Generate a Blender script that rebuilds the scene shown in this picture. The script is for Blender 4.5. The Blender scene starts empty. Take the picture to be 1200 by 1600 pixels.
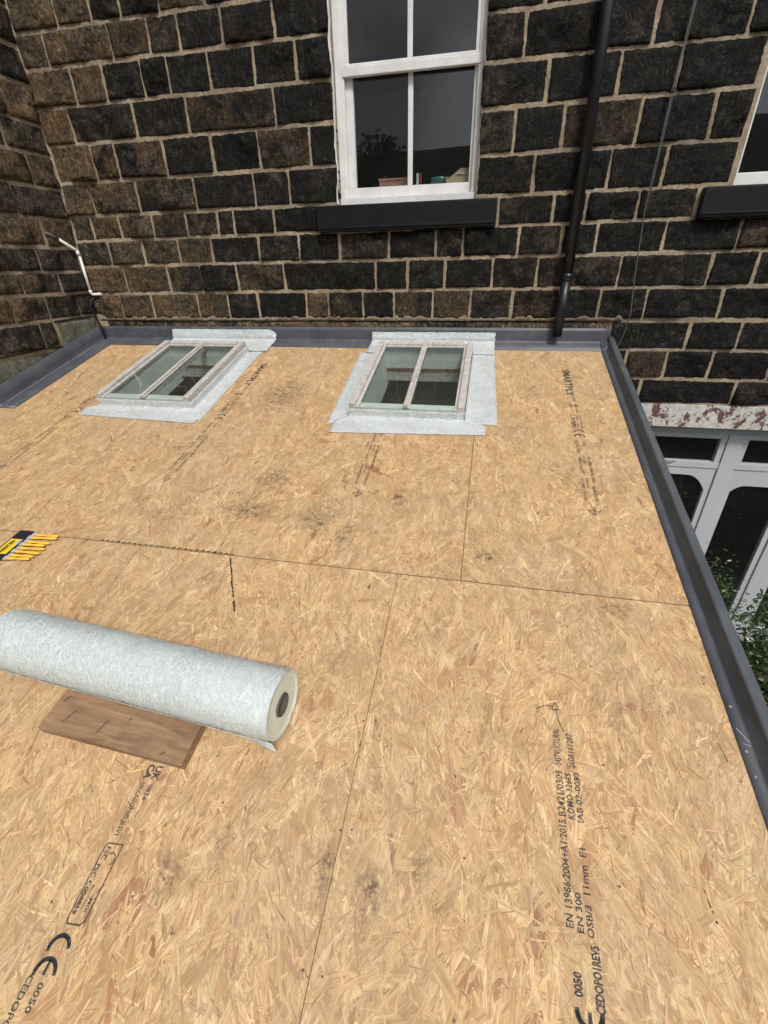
import bpy, bmesh, math, random
import numpy as np
from mathutils import Vector, Matrix, noise, Euler
random.seed(7)
RNG = np.random.default_rng(11)
rad = math.radians
sc = bpy.context.scene
col = sc.collection

# ------------------------------------------------------------------ camera
cam_d = bpy.data.cameras.new('camera')
cam_d.sensor_fit = 'HORIZONTAL'; cam_d.sensor_width = 36.0
cam_d.lens = 36.0 * 698.588 / 1200.0
cam_d.clip_start = 0.02; cam_d.clip_end = 2000
cam = bpy.data.objects.new('camera', cam_d); col.objects.link(cam)
cam.location = (0, -3.82, 0.52270)
cam.rotation_mode = 'XYZ'
cam.rotation_euler = (1.07141274, 0.018764789, 0.207319938)
sc.camera = cam

# ------------------------------------------------------------------ sky and sun (overcast)
w = bpy.data.worlds.new('World'); sc.world = w; w.use_nodes = True
nt = w.node_tree; nt.nodes.clear()
SUN_EL, SUN_AZ = rad(52), rad(152)       # azimuth clockwise from +Y
sky = nt.nodes.new('ShaderNodeTexSky'); sky.sky_type = 'NISHITA'; sky.sun_disc = False
sky.sun_elevation = SUN_EL; sky.sun_rotation = SUN_AZ; sky.air_density = 1.0; sky.dust_density = 2.5
hs = nt.nodes.new('ShaderNodeHueSaturation'); hs.inputs['Saturation'].default_value = 0.33
tc = nt.nodes.new('ShaderNodeTexCoord')
nz = nt.nodes.new('ShaderNodeTexNoise'); nz.inputs['Scale'].default_value = 2.6; nz.inputs['Detail'].default_value = 7; nz.inputs['Distortion'].default_value = .6
mr = nt.nodes.new('ShaderNodeMapRange'); mr.inputs[1].default_value = .38; mr.inputs[2].default_value = .64
mr.inputs[3].default_value = .55; mr.inputs[4].default_value = 1.45
mul = nt.nodes.new('ShaderNodeVectorMath'); mul.operation = 'SCALE'
bg = nt.nodes.new('ShaderNodeBackground'); bg.inputs['Strength'].default_value = 0.118
wo = nt.nodes.new('ShaderNodeOutputWorld')
L = nt.links.new
L(tc.outputs['Generated'], nz.inputs['Vector']); L(nz.outputs[0], mr.inputs[0])
L(sky.outputs[0], hs.inputs['Color']); L(hs.outputs[0], mul.inputs[0]); L(mr.outputs[0], mul.inputs['Scale'])
L(mul.outputs[0], bg.inputs['Color']); L(bg.outputs[0], wo.inputs['Surface'])
sd = bpy.data.lights.new('sun', 'SUN'); sd.energy = 2.0; sd.angle = rad(11); sd.color = (1, .95, .88)
sun = bpy.data.objects.new('sun', sd); col.objects.link(sun)
sdir = Vector((math.sin(SUN_AZ) * math.cos(SUN_EL), math.cos(SUN_AZ) * math.cos(SUN_EL), math.sin(SUN_EL)))
sun.rotation_euler = sdir.to_track_quat('Z', 'Y').to_euler()
sc.view_settings.view_transform = 'Standard'
try: sc.view_settings.look = 'None'
except Exception: pass
sc.view_settings.gamma = 1; sc.view_settings.exposure = 0.42
sc.view_settings.use_curve_mapping = False

# ------------------------------------------------------------------ helpers
def setp(o, label=None, cat=None, group=None, kind=None):
    if label: o['label'] = label
    if cat: o['category'] = cat
    if group: o['group'] = group
    if kind: o['kind'] = kind
    return o
def empty(name, loc=(0, 0, 0), rot=(0, 0, 0)):
    o = bpy.data.objects.new(name, None); col.objects.link(o); o.location = loc; o.rotation_euler = rot
    o.empty_display_size = .1
    return o
def link(name, me, mat=None, parent=None):
    o = bpy.data.objects.new(name, me); col.objects.link(o)
    if mat is not None and len(me.materials) == 0: me.materials.append(mat)
    if parent is not None: o.parent = parent
    return o
class MB:
    """collects shapes, builds one mesh object"""
    def __init__(s): s.v = []; s.f = []; s.sm = []
    def add(s, vs, fs, smooth=False):
        n = len(s.v); s.v += [tuple(v) for v in vs]; s.f += [tuple(i + n for i in f) for f in fs]; s.sm += [smooth] * len(fs); return s
    def box(s, a, b, bev=0.0):
        (x0, y0, z0), (x1, y1, z1) = a, b
        x0, x1 = sorted((x0, x1)); y0, y1 = sorted((y0, y1)); z0, z1 = sorted((z0, z1))
        if bev <= 0:
            vs = [(x0, y0, z0), (x1, y0, z0), (x1, y1, z0), (x0, y1, z0), (x0, y0, z1), (x1, y0, z1), (x1, y1, z1), (x0, y1, z1)]
            return s.add(vs, [(0, 3, 2, 1), (4, 5, 6, 7), (0, 1, 5, 4), (1, 2, 6, 5), (2, 3, 7, 6), (3, 0, 4, 7)])
        bm = bmesh.new(); bmesh.ops.create_cube(bm, size=1)
        for v in bm.verts:
            v.co = Vector(((x0 + x1) / 2 + v.co.x * (x1 - x0), (y0 + y1) / 2 + v.co.y * (y1 - y0), (z0 + z1) / 2 + v.co.z * (z1 - z0)))
        bmesh.ops.bevel(bm, geom=bm.edges[:], offset=bev, segments=2, profile=.7, affect='EDGES')
        bm.verts.index_update()
        s.add([v.co[:] for v in bm.verts], [tuple(v.index for v in f.verts) for f in bm.faces]); bm.free(); return s
    def tube(s, pts, r, n=10, caps=True, radii=None):
        pts = [Vector(p) for p in pts]; vs = []; fs = []; up = None
        for i, p in enumerate(pts):
            t = (pts[min(i + 1, len(pts) - 1)] - pts[max(i - 1, 0)]).normalized()
            if up is None: up = t.orthogonal().normalized()
            up = (up - t * up.dot(t)).normalized(); bi = t.cross(up)
            rr = radii[i] if radii else r
            for k in range(n):
                a = 2 * math.pi * k / n; vs.append(p + (up * math.cos(a) + bi * math.sin(a)) * rr)
        for i in range(len(pts) - 1):
            for k in range(n):
                a = i * n + k; b = i * n + (k + 1) % n; fs.append((a, b, b + n, a + n))
        s.add(vs, fs, True)
        if caps:
            m = len(s.v) - len(vs)
            s.f.append(tuple(m + k for k in reversed(range(n)))); s.f.append(tuple(m + (len(pts) - 1) * n + k for k in range(n))); s.sm += [False, False]
        return s
    def build(s, name, mat, parent=None):
        me = bpy.data.meshes.new(name); me.from_pydata(s.v, [], s.f)
        me.polygons.foreach_set('use_smooth', s.sm); me.update()
        return link(name, me, mat, parent)

# ------------------------------------------------------------------ materials
class NT:
    def __init__(s, name):
        s.m = bpy.data.materials.new(name); s.m.use_nodes = True; s.t = s.m.node_tree; s.t.nodes.clear()
        s.out = s.n('ShaderNodeOutputMaterial'); s.b = s.n('ShaderNodeBsdfPrincipled'); s.l(s.b.outputs[0], s.out.inputs[0])
    def n(s, ty, **kw):
        x = s.t.nodes.new(ty)
        for k, v in kw.items(): setattr(x, k, v)
        return x
    def l(s, a, b): s.t.links.new(a, b)
    def obj(s): return s.n('ShaderNodeTexCoord').outputs['Object']
    def geo(s): return s.n('ShaderNodeNewGeometry').outputs['Position']
    def mapv(s, v, scale=(1, 1, 1), rot=(0, 0, 0), loc=(0, 0, 0)):
        m = s.n('ShaderNodeMapping'); m.inputs['Scale'].default_value = scale; m.inputs['Rotation'].default_value = rot; m.inputs['Location'].default_value = loc
        s.l(v, m.inputs[0]); return m.outputs[0]
    def noise(s, v, sc_=5, det=4, rough=.5, dist=0):
        x = s.n('ShaderNodeTexNoise'); x.inputs['Scale'].default_value = sc_; x.inputs['Detail'].default_value = det
        x.inputs['Roughness'].default_value = rough; x.inputs['Distortion'].default_value = dist
        if v is not None: s.l(v, x.inputs['Vector'])
        return x.outputs[0]
    def vor(s, v, sc_=5, feat='F1', out='Distance'):
        x = s.n('ShaderNodeTexVoronoi', feature=feat); x.inputs['Scale'].default_value = sc_; s.l(v, x.inputs['Vector']); return x.outputs[out]
    def ramp(s, f, stops):
        r = s.n('ShaderNodeValToRGB'); e = r.color_ramp.elements
        while len(e) < len(stops): e.new(.5)
        for i, (p, c) in enumerate(stops):
            e[i].position = p; e[i].color = (c, c, c, 1) if isinstance(c, (int, float)) else (*c, 1)
        s.l(f, r.inputs[0]); return r.outputs[0]
    def mix(s, f, a, b, mode='MIX'):
        m = s.n('ShaderNodeMix', data_type='RGBA', blend_type=mode)
        for inp, v in ((m.inputs[0], f), (m.inputs[6], a), (m.inputs[7], b)):
            if hasattr(v, 'links') or hasattr(v, 'is_linked'): s.l(v, inp)
            elif isinstance(v, (int, float)): inp.default_value = v if inp is m.inputs[0] else (v, v, v, 1)
            else: inp.default_value = (*v, 1)
        return m.outputs[2]
    def math(s, op, a, b=0.0, c=0.0, clamp=False):
        m = s.n('ShaderNodeMath', operation=op); m.use_clamp = clamp
        for i, v in enumerate((a, b, c)):
            if hasattr(v, 'is_linked'): s.l(v, m.inputs[i])
            else: m.inputs[i].default_value = v
        return m.outputs[0]
    def bump(s, h, st=.3, d=.01, prev=None):
        b = s.n('ShaderNodeBump'); b.inputs['Strength'].default_value = st; b.inputs['Distance'].default_value = d
        s.l(h, b.inputs['Height'])
        if prev is not None: s.l(prev, b.inputs['Normal'])
        return b.outputs[0]
    def fin(s, color=None, rough=.7, normal=None, spec=None, metal=None):
        b = s.b
        if color is not None:
            if hasattr(color, 'is_linked'): s.l(color, b.inputs['Base Color'])
            else: b.inputs['Base Color'].default_value = (*color, 1)
        if hasattr(rough, 'is_linked'): s.l(rough, b.inputs['Roughness'])
        else: b.inputs['Roughness'].default_value = rough
        if normal is not None: s.l(normal, b.inputs['Normal'])
        if spec is not None: b.inputs['Specular IOR Level'].default_value = spec
        if metal is not None: b.inputs['Metallic'].default_value = metal
        return s.m
M = {}
def plain(name, c, rough=.6, nscale=30, var=.15, bump=.1, bd=.002, spec=.4):
    t = NT(name); p = t.geo(); n = t.noise(p, nscale, 5, .6)
    c0 = tuple(x * (1 - var) for x in c); c1 = tuple(min(1, x * (1 + var)) for x in c)
    M[name] = t.fin(t.ramp(n, [(.3, c0), (.7, c1)]), rough, t.bump(t.noise(p, nscale * 3, 4), bump, bd), spec); return M[name]

# soot-black gritstone.  Object colour: r = share of brown, g = lightness, b = random seed
t = NT('gritstone'); p = t.geo()
oi = t.n('ShaderNodeObjectInfo'); sep = t.n('ShaderNodeSeparateColor'); t.l(oi.outputs['Color'], sep.inputs[0])
off = t.n('ShaderNodeVectorMath', operation='SCALE'); off.inputs[0].default_value = (13, 7, 19); t.l(sep.outputs[2], off.inputs['Scale'])
pv = t.n('ShaderNodeVectorMath', operation='ADD'); t.l(p, pv.inputs[0]); t.l(off.outputs[0], pv.inputs[1]); pv = pv.outputs[0]
big = t.noise(pv, 5.5, 7, .68, .9); fine = t.noise(pv, 90, 5, .7)
soot = t.ramp(fine, [(.28, (.0022, .002, .002)), (.5, (.0062, .0057, .0055)), (.62, (.018, .016, .0145)), (.78, (.065, .057, .048))])
brown = t.ramp(t.noise(pv, 45, 6, .7), [(.28, (.014, .0105, .007)), (.5, (.060, .044, .028)), (.70, (.20, .15, .095))])
och = t.ramp(t.noise(pv, 38, 6, .75), [(.3, (.035, .021, .010)), (.5, (.13, .078, .035)), (.70, (.30, .20, .11))])
brown = t.mix(t.math('MULTIPLY', t.ramp(t.noise(pv, 4.2, 4, .6), [(.44, 0.), (.56, 1.)]), t.ramp(sep.outputs[0], [(.45, 0.), (.75, .85)])), brown, och)
f = t.math('ADD', big, t.math('MULTIPLY', t.math('SUBTRACT', sep.outputs[0], .5), .55))
f = t.ramp(f, [(.43, 0.0), (.50, .45), (.57, 1.0)])
c = t.mix(f, soot, brown)
stk = t.noise(t.mapv(pv, (95, 95, 14), (.0, .55, .0)), 1, 5, .7, .4)
c = t.mix(t.ramp(stk, [(.36, .75), (.52, 0.)]), c, (.004, .0035, .003))
c = t.mix(t.ramp(stk, [(.54, 0.), (.72, .5)]), c, (.13, .11, .085))
c = t.mix(t.ramp(t.noise(pv, 14, 4, .6), [(.55, 0.), (.75, .45)]), c, (.035, .042, .03))      # green tinge
c = t.mix(t.math('MULTIPLY', t.ramp(t.noise(pv, 23, 6, .75), [(.63, 0.), (.78, 1.)]), .38), c, (.17, .145, .11))  # mortar smear
c = t.mix(t.ramp(t.vor(pv, 22), [(.0, 1.), (.05, 0.)]), c, (.5, .48, .44))                   # pale flecks
crest_mask = t.math('ABSOLUTE', t.math('SUBTRACT', t.noise(t.mapv(pv, (1, 1, 1.8)), 11, 6, .62, 1.4), .5))
c = t.mix(t.math('MULTIPLY', t.ramp(crest_mask, [(.0, 1.), (.018, .0)]), t.ramp(t.noise(pv, 17, 3), [(.45, 0.), (.6, .6)])), c, (.115, .105, .09))  # crest wear and highlights painted as pale lines into the stone colour
c = t.mix(t.math('MULTIPLY', t.ramp(crest_mask, [(.018, .0), (.03, 1.), (.06, 0.)]), .6), c, (.003, .003, .003))
g = t.n('ShaderNodeVectorMath', operation='SCALE'); t.l(c, g.inputs[0]); t.l(sep.outputs[1], g.inputs['Scale'])
nb = t.bump(crest_mask, 1.0, .045); nb = t.bump(t.noise(pv, 26, 8, .72, 1.0), 1.0, .022, nb); nb = t.bump(t.noise(t.mapv(pv, (190, 190, 60)), 1, 4, .7), .8, .005, nb)
M['gritstone'] = t.fin(g.outputs[0], t.ramp(t.noise(pv, 12, 3), [(.3, .55), (.7, .85)]), nb, .22)

t = NT('mortar'); p = t.geo()
c = t.ramp(t.noise(p, 9, 6, .65), [(.3, (.25, .195, .13)), (.52, (.42, .34, .24)), (.75, (.54, .455, .34))])
c = t.mix(t.ramp(t.noise(p, 60, 5, .7), [(.35, .65), (.6, 0.)]), c, (.13, .105, .08))
c = t.mix(t.ramp(t.noise(p, 2.3, 6, .7), [(.45, 0.), (.62, .62)]), c, (.12, .095, .068))
M['mortar'] = t.fin(c, .95, t.bump(t.noise(p, 70, 6, .7), .8, .006), .15)
t = NT('cement'); p = t.geo()
c = t.ramp(t.noise(p, 14, 6, .7), [(.3, (.07, .072, .055)), (.5, (.13, .132, .108)), (.7, (.24, .23, .195))])
M['cement'] = t.fin(c, .95, t.bump(t.noise(p, 50, 6, .7), .9, .01), .15)
plain('sill_stone', (.0045, .005, .0065), .55, 12, .5, .25, .003, .25)
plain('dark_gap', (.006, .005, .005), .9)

# grey GRP trim
t = NT('grp_trim'); p = t.geo()
c = t.ramp(t.noise(p, 6, 5, .6), [(.3, (.052, .058, .068)), (.7, (.080, .088, .101))])
c = t.mix(t.ramp(t.noise(t.mapv(p, (9, 3, 9)), 1, 7, .75), [(.5, 0.), (.72, .4)]), c, (.16, .17, .18))
c = t.mix(t.ramp(t.vor(p, 18), [(.0, .7), (.03, 0.)]), c, (.3, .27, .22))
M['grp_trim'] = t.fin(c, .46, t.bump(t.noise(p, 260, 3), .12, .001), .45)
plain('scratch', (.33, .34, .34), .7)

# OSB flakes: face colour attribute + grain along each flake
def osb_mat(name, flake):
    t = NT(name); p = t.obj()
    if flake:
        at = t.n('ShaderNodeAttribute', attribute_name='tone'); gr = t.n('ShaderNodeAttribute', attribute_name='grain')
        base = at.outputs['Color']; gv = gr.outputs['Vector']
        g1 = t.noise(t.mapv(gv, (7, 170, 1)), 1, 5, .65); g2 = t.noise(t.mapv(gv, (22, 520, 1)), 1, 3, .6)
        c = t.mix(t.ramp(g1, [(.36, .75), (.55, 0.)]), base, (.30, .165, .08))
        c = t.mix(t.ramp(g1, [(.55, 0.), (.8, .4)]), c, (.80, .64, .40))
        c = t.mix(t.ramp(g2, [(.32, .55), (.5, 0.)]), c, (.22, .12, .055))
        h = t.math('ADD', g1, t.math('MULTIPLY', g2, .5))
    else:
        c = t.ramp(t.noise(p, 60, 5, .7), [(.3, (.16, .085, .035)), (.7, (.40, .26, .12))]); h = t.noise(p, 80, 4)
    # weathering: broad tone, grey damp stains, scuffs
    c = t.mix(t.ramp(t.noise(p, 1.7, 5, .6), [(.4, 0.), (.65, .22)]), c, (.36, .30, .21))
    c = t.mix(t.ramp(t.noise(t.mapv(p, (9, 5, 1)), 1, 7, .7, .8), [(.47, 0.), (.72, .55)]), c, (.36, .215, .10))
    c = t.mix(t.ramp(t.noise(t.mapv(p, (16, 9, 1), (0, 0, .4)), 1, 6, .7, .8), [(.52, 0.), (.75, .35)]), c, (.78, .62, .38))
    sn = t.noise(p, 38, 6, .8)
    mask = None
    for (x, y, rx, ry) in STAINS:
        q = t.mapv(p, (1 / rx, 1 / ry, 0), (0, 0, 0), (-x / rx, -y / ry, 0))
        ln = t.n('ShaderNodeVectorMath', operation='LENGTH'); t.l(q, ln.inputs[0])
        b = t.ramp(ln.outputs['Value'], [(.2, 1.), (1., 0.)])
        mask = b if mask is None else t.math('MAXIMUM', mask, b)
    mask = t.math('MULTIPLY', mask, t.ramp(sn, [(.44, 0.), (.6, 1.)]))
    c = t.mix(t.math('MULTIPLY', mask, .9), c, (.085, .06, .045))
    c = t.mix(t.math('MULTIPLY', t.ramp(t.noise(p, 3.1, 6, .7), [(.56, 0.), (.72, 1.)]), t.ramp(sn, [(.43, 0.), (.58, .7)])), c, (.15, .10, .065))
    # flakes far from any lens: small dark specks of bark
    c = t.mix(t.ramp(t.vor(p, 30), [(.0, .9), (.06, 0.)]), c, (.10, .05, .025))
    M[name] = t.fin(c, .72, t.bump(h, .35, .0006), .25)
# stains in roof coordinates (x, v, rx, ry)
STAINS = [(-.70, -2.16, .05, .09), (-.56, -2.20, .05, .11), (-.36, -1.93, .08, .12), (-1.05, -1.86, .10, .10), (-.17, -3.42, .05, .07), (-.72, -3.49, .06, .07),
          (-.05, -3.35, .04, .06), (-1.35, -.95, .2, .3), (.08, -2.25, .08, .06), (-.30, -3.40, .03, .10), (.55, -2.45, .10, .05), (-1.1, -2.1, .2, .1), (-.75, -2.1, .1, .12)]
osb_mat('osb_flake', True); osb_mat('osb_core', False)

t = NT('ink'); p = t.geo()
br = t.ramp(t.noise(p, 120, 5, .75), [(.34, .30), (.52, .80)])
tr = t.n('ShaderNodeBsdfTransparent'); ms = t.n('ShaderNodeMixShader'); t.fin((.026, .03, .042), .8)
t.l(br, ms.inputs[0]); t.l(tr.outputs[0], ms.inputs[1]); t.l(t.b.outputs[0], ms.inputs[2]); t.l(ms.outputs[0], t.out.inputs[0]); M['ink'] = t.m
plain('pen', (.02, .015, .013), .8)

# weathered painted timber for the skylights
t = NT('weathered_paint'); p = t.obj()
pe = t.noise(t.mapv(p, (60, 9, 60)), 1, 7, .72, .5)
c = t.mix(t.ramp(pe, [(.55, 0.), (.64, .85)]), t.ramp(t.noise(p, 30, 5), [(.3, (.38, .365, .34)), (.7, (.53, .51, .475))]),
          t.ramp(t.noise(t.mapv(p, (220, 14, 220)), 1, 5), [(.3, (.15, .12, .10)), (.7, (.36, .30, .26))]))
c = t.mix(t.ramp(t.noise(p, 55, 6, .75), [(.66, 0.), (.74, .8)]), c, (.07, .05, .04))
M['weathered_paint'] = t.fin(c, .75, t.bump(pe, .5, .002), .3)
t = NT('white_paint'); p = t.geo()
c = t.ramp(t.noise(p, 8, 6, .65), [(.3, (.56, .56, .555)), (.6, (.68, .68, .675))])
c = t.mix(t.ramp(t.noise(t.mapv(p, (30, 30, 8)), 1, 7, .8), [(.66, 0.), (.73, .7)]), c, (.22, .19, .16))
M['white_paint'] = t.fin(c, .45, t.bump(t.noise(p, 45, 5), .35, .002), .4)
plain('upvc', (.44, .46, .475), .3, 5, .04, .03)
plain('pale_green_paint', (.60, .66, .62), .6, 20, .1)
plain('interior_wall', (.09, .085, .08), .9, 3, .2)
t = NT('peeling_lintel'); p = t.geo()
pe = t.noise(t.mapv(p, (13, 13, 9)), 1, 8, .74, .3)
c = t.mix(t.ramp(pe, [(.53, 0.), (.545, 1.)]), t.ramp(t.noise(p, 40, 6, .7), [(.3, (.34, .33, .30)), (.6, (.58, .57, .53))]), t.ramp(t.noise(p, 70, 4), [(.3, (.07, .035, .027)), (.7, (.17, .085, .065))]))
c = t.mix(t.ramp(t.noise(t.mapv(p, (120, 40, 8)), 1, 5, .8), [(.60, 0.), (.68, .7)]), c, (.12, .11, .09))
M['peeling_lintel'] = t.fin(c, .8, t.bump(pe, .6, .006), .3)

def glass(name, tint=(1, 1, 1), dirt=.05):
    t = NT(name); p = t.geo()
    tr = t.n('ShaderNodeBsdfTransparent'); tr.inputs[0].default_value = (*tint, 1)
    gl = t.n('ShaderNodeBsdfGlossy'); gl.inputs['Roughness'].default_value = .012
    pass
    fr = t.n('ShaderNodeFresnel'); fr.inputs[0].default_value = 1.52; bf = t.n('ShaderNodeNewGeometry').outputs['Backfacing']
    ff = t.math('MULTIPLY', t.math('MULTIPLY', fr.outputs[0], 1.5), t.math('SUBTRACT', 1.0, bf), 0, True)
    ms = t.n('ShaderNodeMixShader'); t.l(ff, ms.inputs[0]); t.l(tr.outputs[0], ms.inputs[1]); t.l(gl.outputs[0], ms.inputs[2])
    m2 = t.n('ShaderNodeMixShader'); t.l(t.ramp(t.noise(p, 6, 7, .7), [(.3, dirt * .5), (.8, dirt)]), m2.inputs[0])
    t.fin((.45, .47, .44), .9); t.l(ms.outputs[0], m2.inputs[1]); t.l(t.b.outputs[0], m2.inputs[2]); t.l(m2.outputs[0], t.out.inputs[0]); M[name] = t.m
glass('window_glass', (.93, .94, .95), .01); glass('skylight_glass', (.93, .955, .945), .03)

# chopped strand mat
def mat_mat(name, col3, alpha_edges=False):
    t = NT(name); p = t.obj(); acc = None
    for i, a in enumerate((.3, 1.2, 2.2, 2.9)):
        n = t.noise(t.mapv(p, (26, 300, 60), (a * .3, 0, a), (i * 3, 0, 0)), 1, 3, .6, 1.2)
        r = t.ramp(n, [(.45, 0.), (.68, 1.)]); acc = r if acc is None else t.math('MAXIMUM', acc, r)
    big = t.noise(p, 7, 4)
    c = t.mix(acc, tuple(x * .80 for x in col3), tuple(x * 1.10 for x in col3)); c = t.mix(t.ramp(big, [(.35, .35), (.6, 0.)]), c, tuple(x * .72 for x in col3))
    if alpha_edges:
        tr = t.n('ShaderNodeBsdfTransparent'); ms = t.n('ShaderNodeMixShader'); al = t.math('MULTIPLY_ADD', t.math('MULTIPLY', acc, t.ramp(t.noise(p, 9, 4), [(.35, .45), (.6, 1.)])), .45, .55, True)
        t.l(al, ms.inputs[0]); t.l(tr.outputs[0], ms.inputs[1]); t.l(t.b.outputs[0], ms.inputs[2]); t.l(ms.outputs[0], t.out.inputs[0])
    M[name] = t.fin(c, .5, t.bump(t.noise(p, 30, 5, .6, 2.0), .35, .004, t.bump(acc, .5, .002)), .6)
mat_mat('glass_mat', (.60, .655, .65)); mat_mat('glass_mat_resin', (.70, .73, .735), True)
plain('strand_bright', (.68, .74, .735), .35, 60, .1)
t = NT('roll_end'); p = t.obj()
sx = t.n('ShaderNodeSeparateXYZ'); t.l(p, sx.inputs[0])
rr = t.math('SQRT', t.math('ADD', t.math('POWER', sx.outputs[1], 2.), t.math('POWER', sx.outputs[2], 2.)))
rn = t.n('ShaderNodeTexNoise', noise_dimensions='1D'); rn.inputs['Scale'].default_value = 1; t.l(t.math('MULTIPLY', rr, 420.), rn.inputs['W']); rg = rn.outputs[0]
M['roll_end'] = t.fin(t.mix(t.ramp(rg, [(.35, .0), (.65, 1.)]), (.50, .54, .44), (.74, .78, .69)), .6, t.bump(rg, .4, .002), .4)
plain('beam_wood', (.16, .10, .065), .9, 30, .4); plain('cardboard', (.20, .14, .10), .8); plain('cardboard_dark', (.10, .075, .06), .9)
t = NT('plank_wood'); p = t.obj()
g1 = t.noise(t.mapv(p, (4, 45, 45)), 1, 6, .65, .6)
c = t.ramp(g1, [(.3, (.16, .092, .052)), (.55, (.29, .18, .105)), (.75, (.40, .27, .17))])
c = t.mix(t.ramp(t.noise(p, 12, 5, .7), [(.5, 0.), (.75, .4)]), c, (.10, .06, .04))
M['plank_wood'] = t.fin(c, .75, t.bump(g1, .3, .001), .25)
plain('black_plastic', (.012, .013, .015), .35, 20, .2, .05); plain('cable_grey', (.10, .10, .10), .5)
plain('white_plastic', (.72, .70, .66), .4, 20, .1, .05)
plain('brush_handle', (.78, .47, .07), .35, 30, .12); plain('bristle', (.015, .014, .014), .8, 200, .4, .5)
plain('ferrule', (.45, .44, .42), .3, 60, .1, .05); plain('card_yellow', (.75, .55, .03), .45); plain('card_black', (.02, .02, .024), .45)
plain('card_brown', (.26, .14, .10), .8); plain('card_tan', (.36, .28, .19), .8); plain('red_paint', (.22, .03, .035), .5); plain('green_glass', (.03, .13, .10), .2); plain('card_white', (.42, .42, .40), .7)
plain('nail_rust', (.12, .08, .06), .6); plain('screw_metal', (.30, .29, .26), .35, 60, .2)
plain('twig', (.16, .12, .08), .9, 40, .3); plain('bark', (.06, .045, .03), .95, 20, .4, .6, .01)
def leafmat(name, stops, rough=.45):
    t = NT(name); at = t.n('ShaderNodeAttribute', attribute_name='tone'); c = t.ramp(at.outputs['Fac'], stops)
    t.fin(c, rough, None, .5); tl = t.n('ShaderNodeBsdfTranslucent'); t.l(c, tl.inputs[0]); ms = t.n('ShaderNodeMixShader'); ms.inputs[0].default_value = .25
    t.l(t.b.outputs[0], ms.inputs[1]); t.l(tl.outputs[0], ms.inputs[2]); t.l(ms.outputs[0], t.out.inputs[0]); M[name] = t.m
leafmat('leaf_green', [(0, (.012, .024, .008)), (.5, (.040, .075, .020)), (.88, (.10, .145, .045)), (1, (.30, .36, .22))], .3)
leafmat('leaf_rust', [(0, (.04, .03, .012)), (.45, (.055, .075, .02)), (.8, (.20, .09, .03)), (1, (.30, .18, .06))])
leafmat('leaf_dark', [(0, (.01, .02, .008)), (1, (.05, .08, .03))])
t = NT('ground'); p = t.geo()
M['ground'] = t.fin(t.mix(t.ramp(t.noise(p, .05, 5), [(.4, 0.), (.6, 1.)]), t.ramp(t.noise(p, 6, 6), [(.3, (.012, .018, .008)), (.7, (.035, .045, .02))]), (.016, .02, .012)), .95, t.bump(t.noise(p, 9, 6), .6, .05), .1)
plain('render_wall', (.22, .20, .17), .9, 6, .2)

# ------------------------------------------------------------------ ground and hills
def ground_h(x, y):
    r = math.hypot(x, y); a = math.atan2(y, x)
    k = min(1, max(0, (r - 25) / 110)); k = k * k * (3 - 2 * k)
    h = -2.8 + k * (23.5 + 3.0 * math.sin(a * 3 + .6) + 7 * (noise.noise(Vector((x * .012, y * .012, 3))))) + min(1, r / 30) * .15 * noise.noise(Vector((x * .3, y * .3, 1)))
    return h
mb = MB(); rings = [0.5, 2, 4, 6, 9, 13, 18, 25, 34, 45, 60, 75, 90, 105, 120, 140, 170, 220, 300, 420]; NS = 96
vs = [(0, -3, -2.8)] + [(r * math.cos(2 * math.pi * k / NS), -3 + r * math.sin(2 * math.pi * k / NS), ground_h(r * math.cos(2 * math.pi * k / NS), r * math.sin(2 * math.pi * k / NS))) for r in rings for k in range(NS)]
fs = [(0, 1 + k, 1 + (k + 1) % NS) for k in range(NS)]
for i in range(len(rings) - 1):
    for k in range(NS):
        a = 1 + i * NS + k; b = 1 + i * NS + (k + 1) % NS; fs.append((a, a + NS, b + NS, b))
mb.add(vs, fs, True); setp(mb.build('ground', M['ground']), 'dark green ground and hillside around the house', kind='structure')

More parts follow.
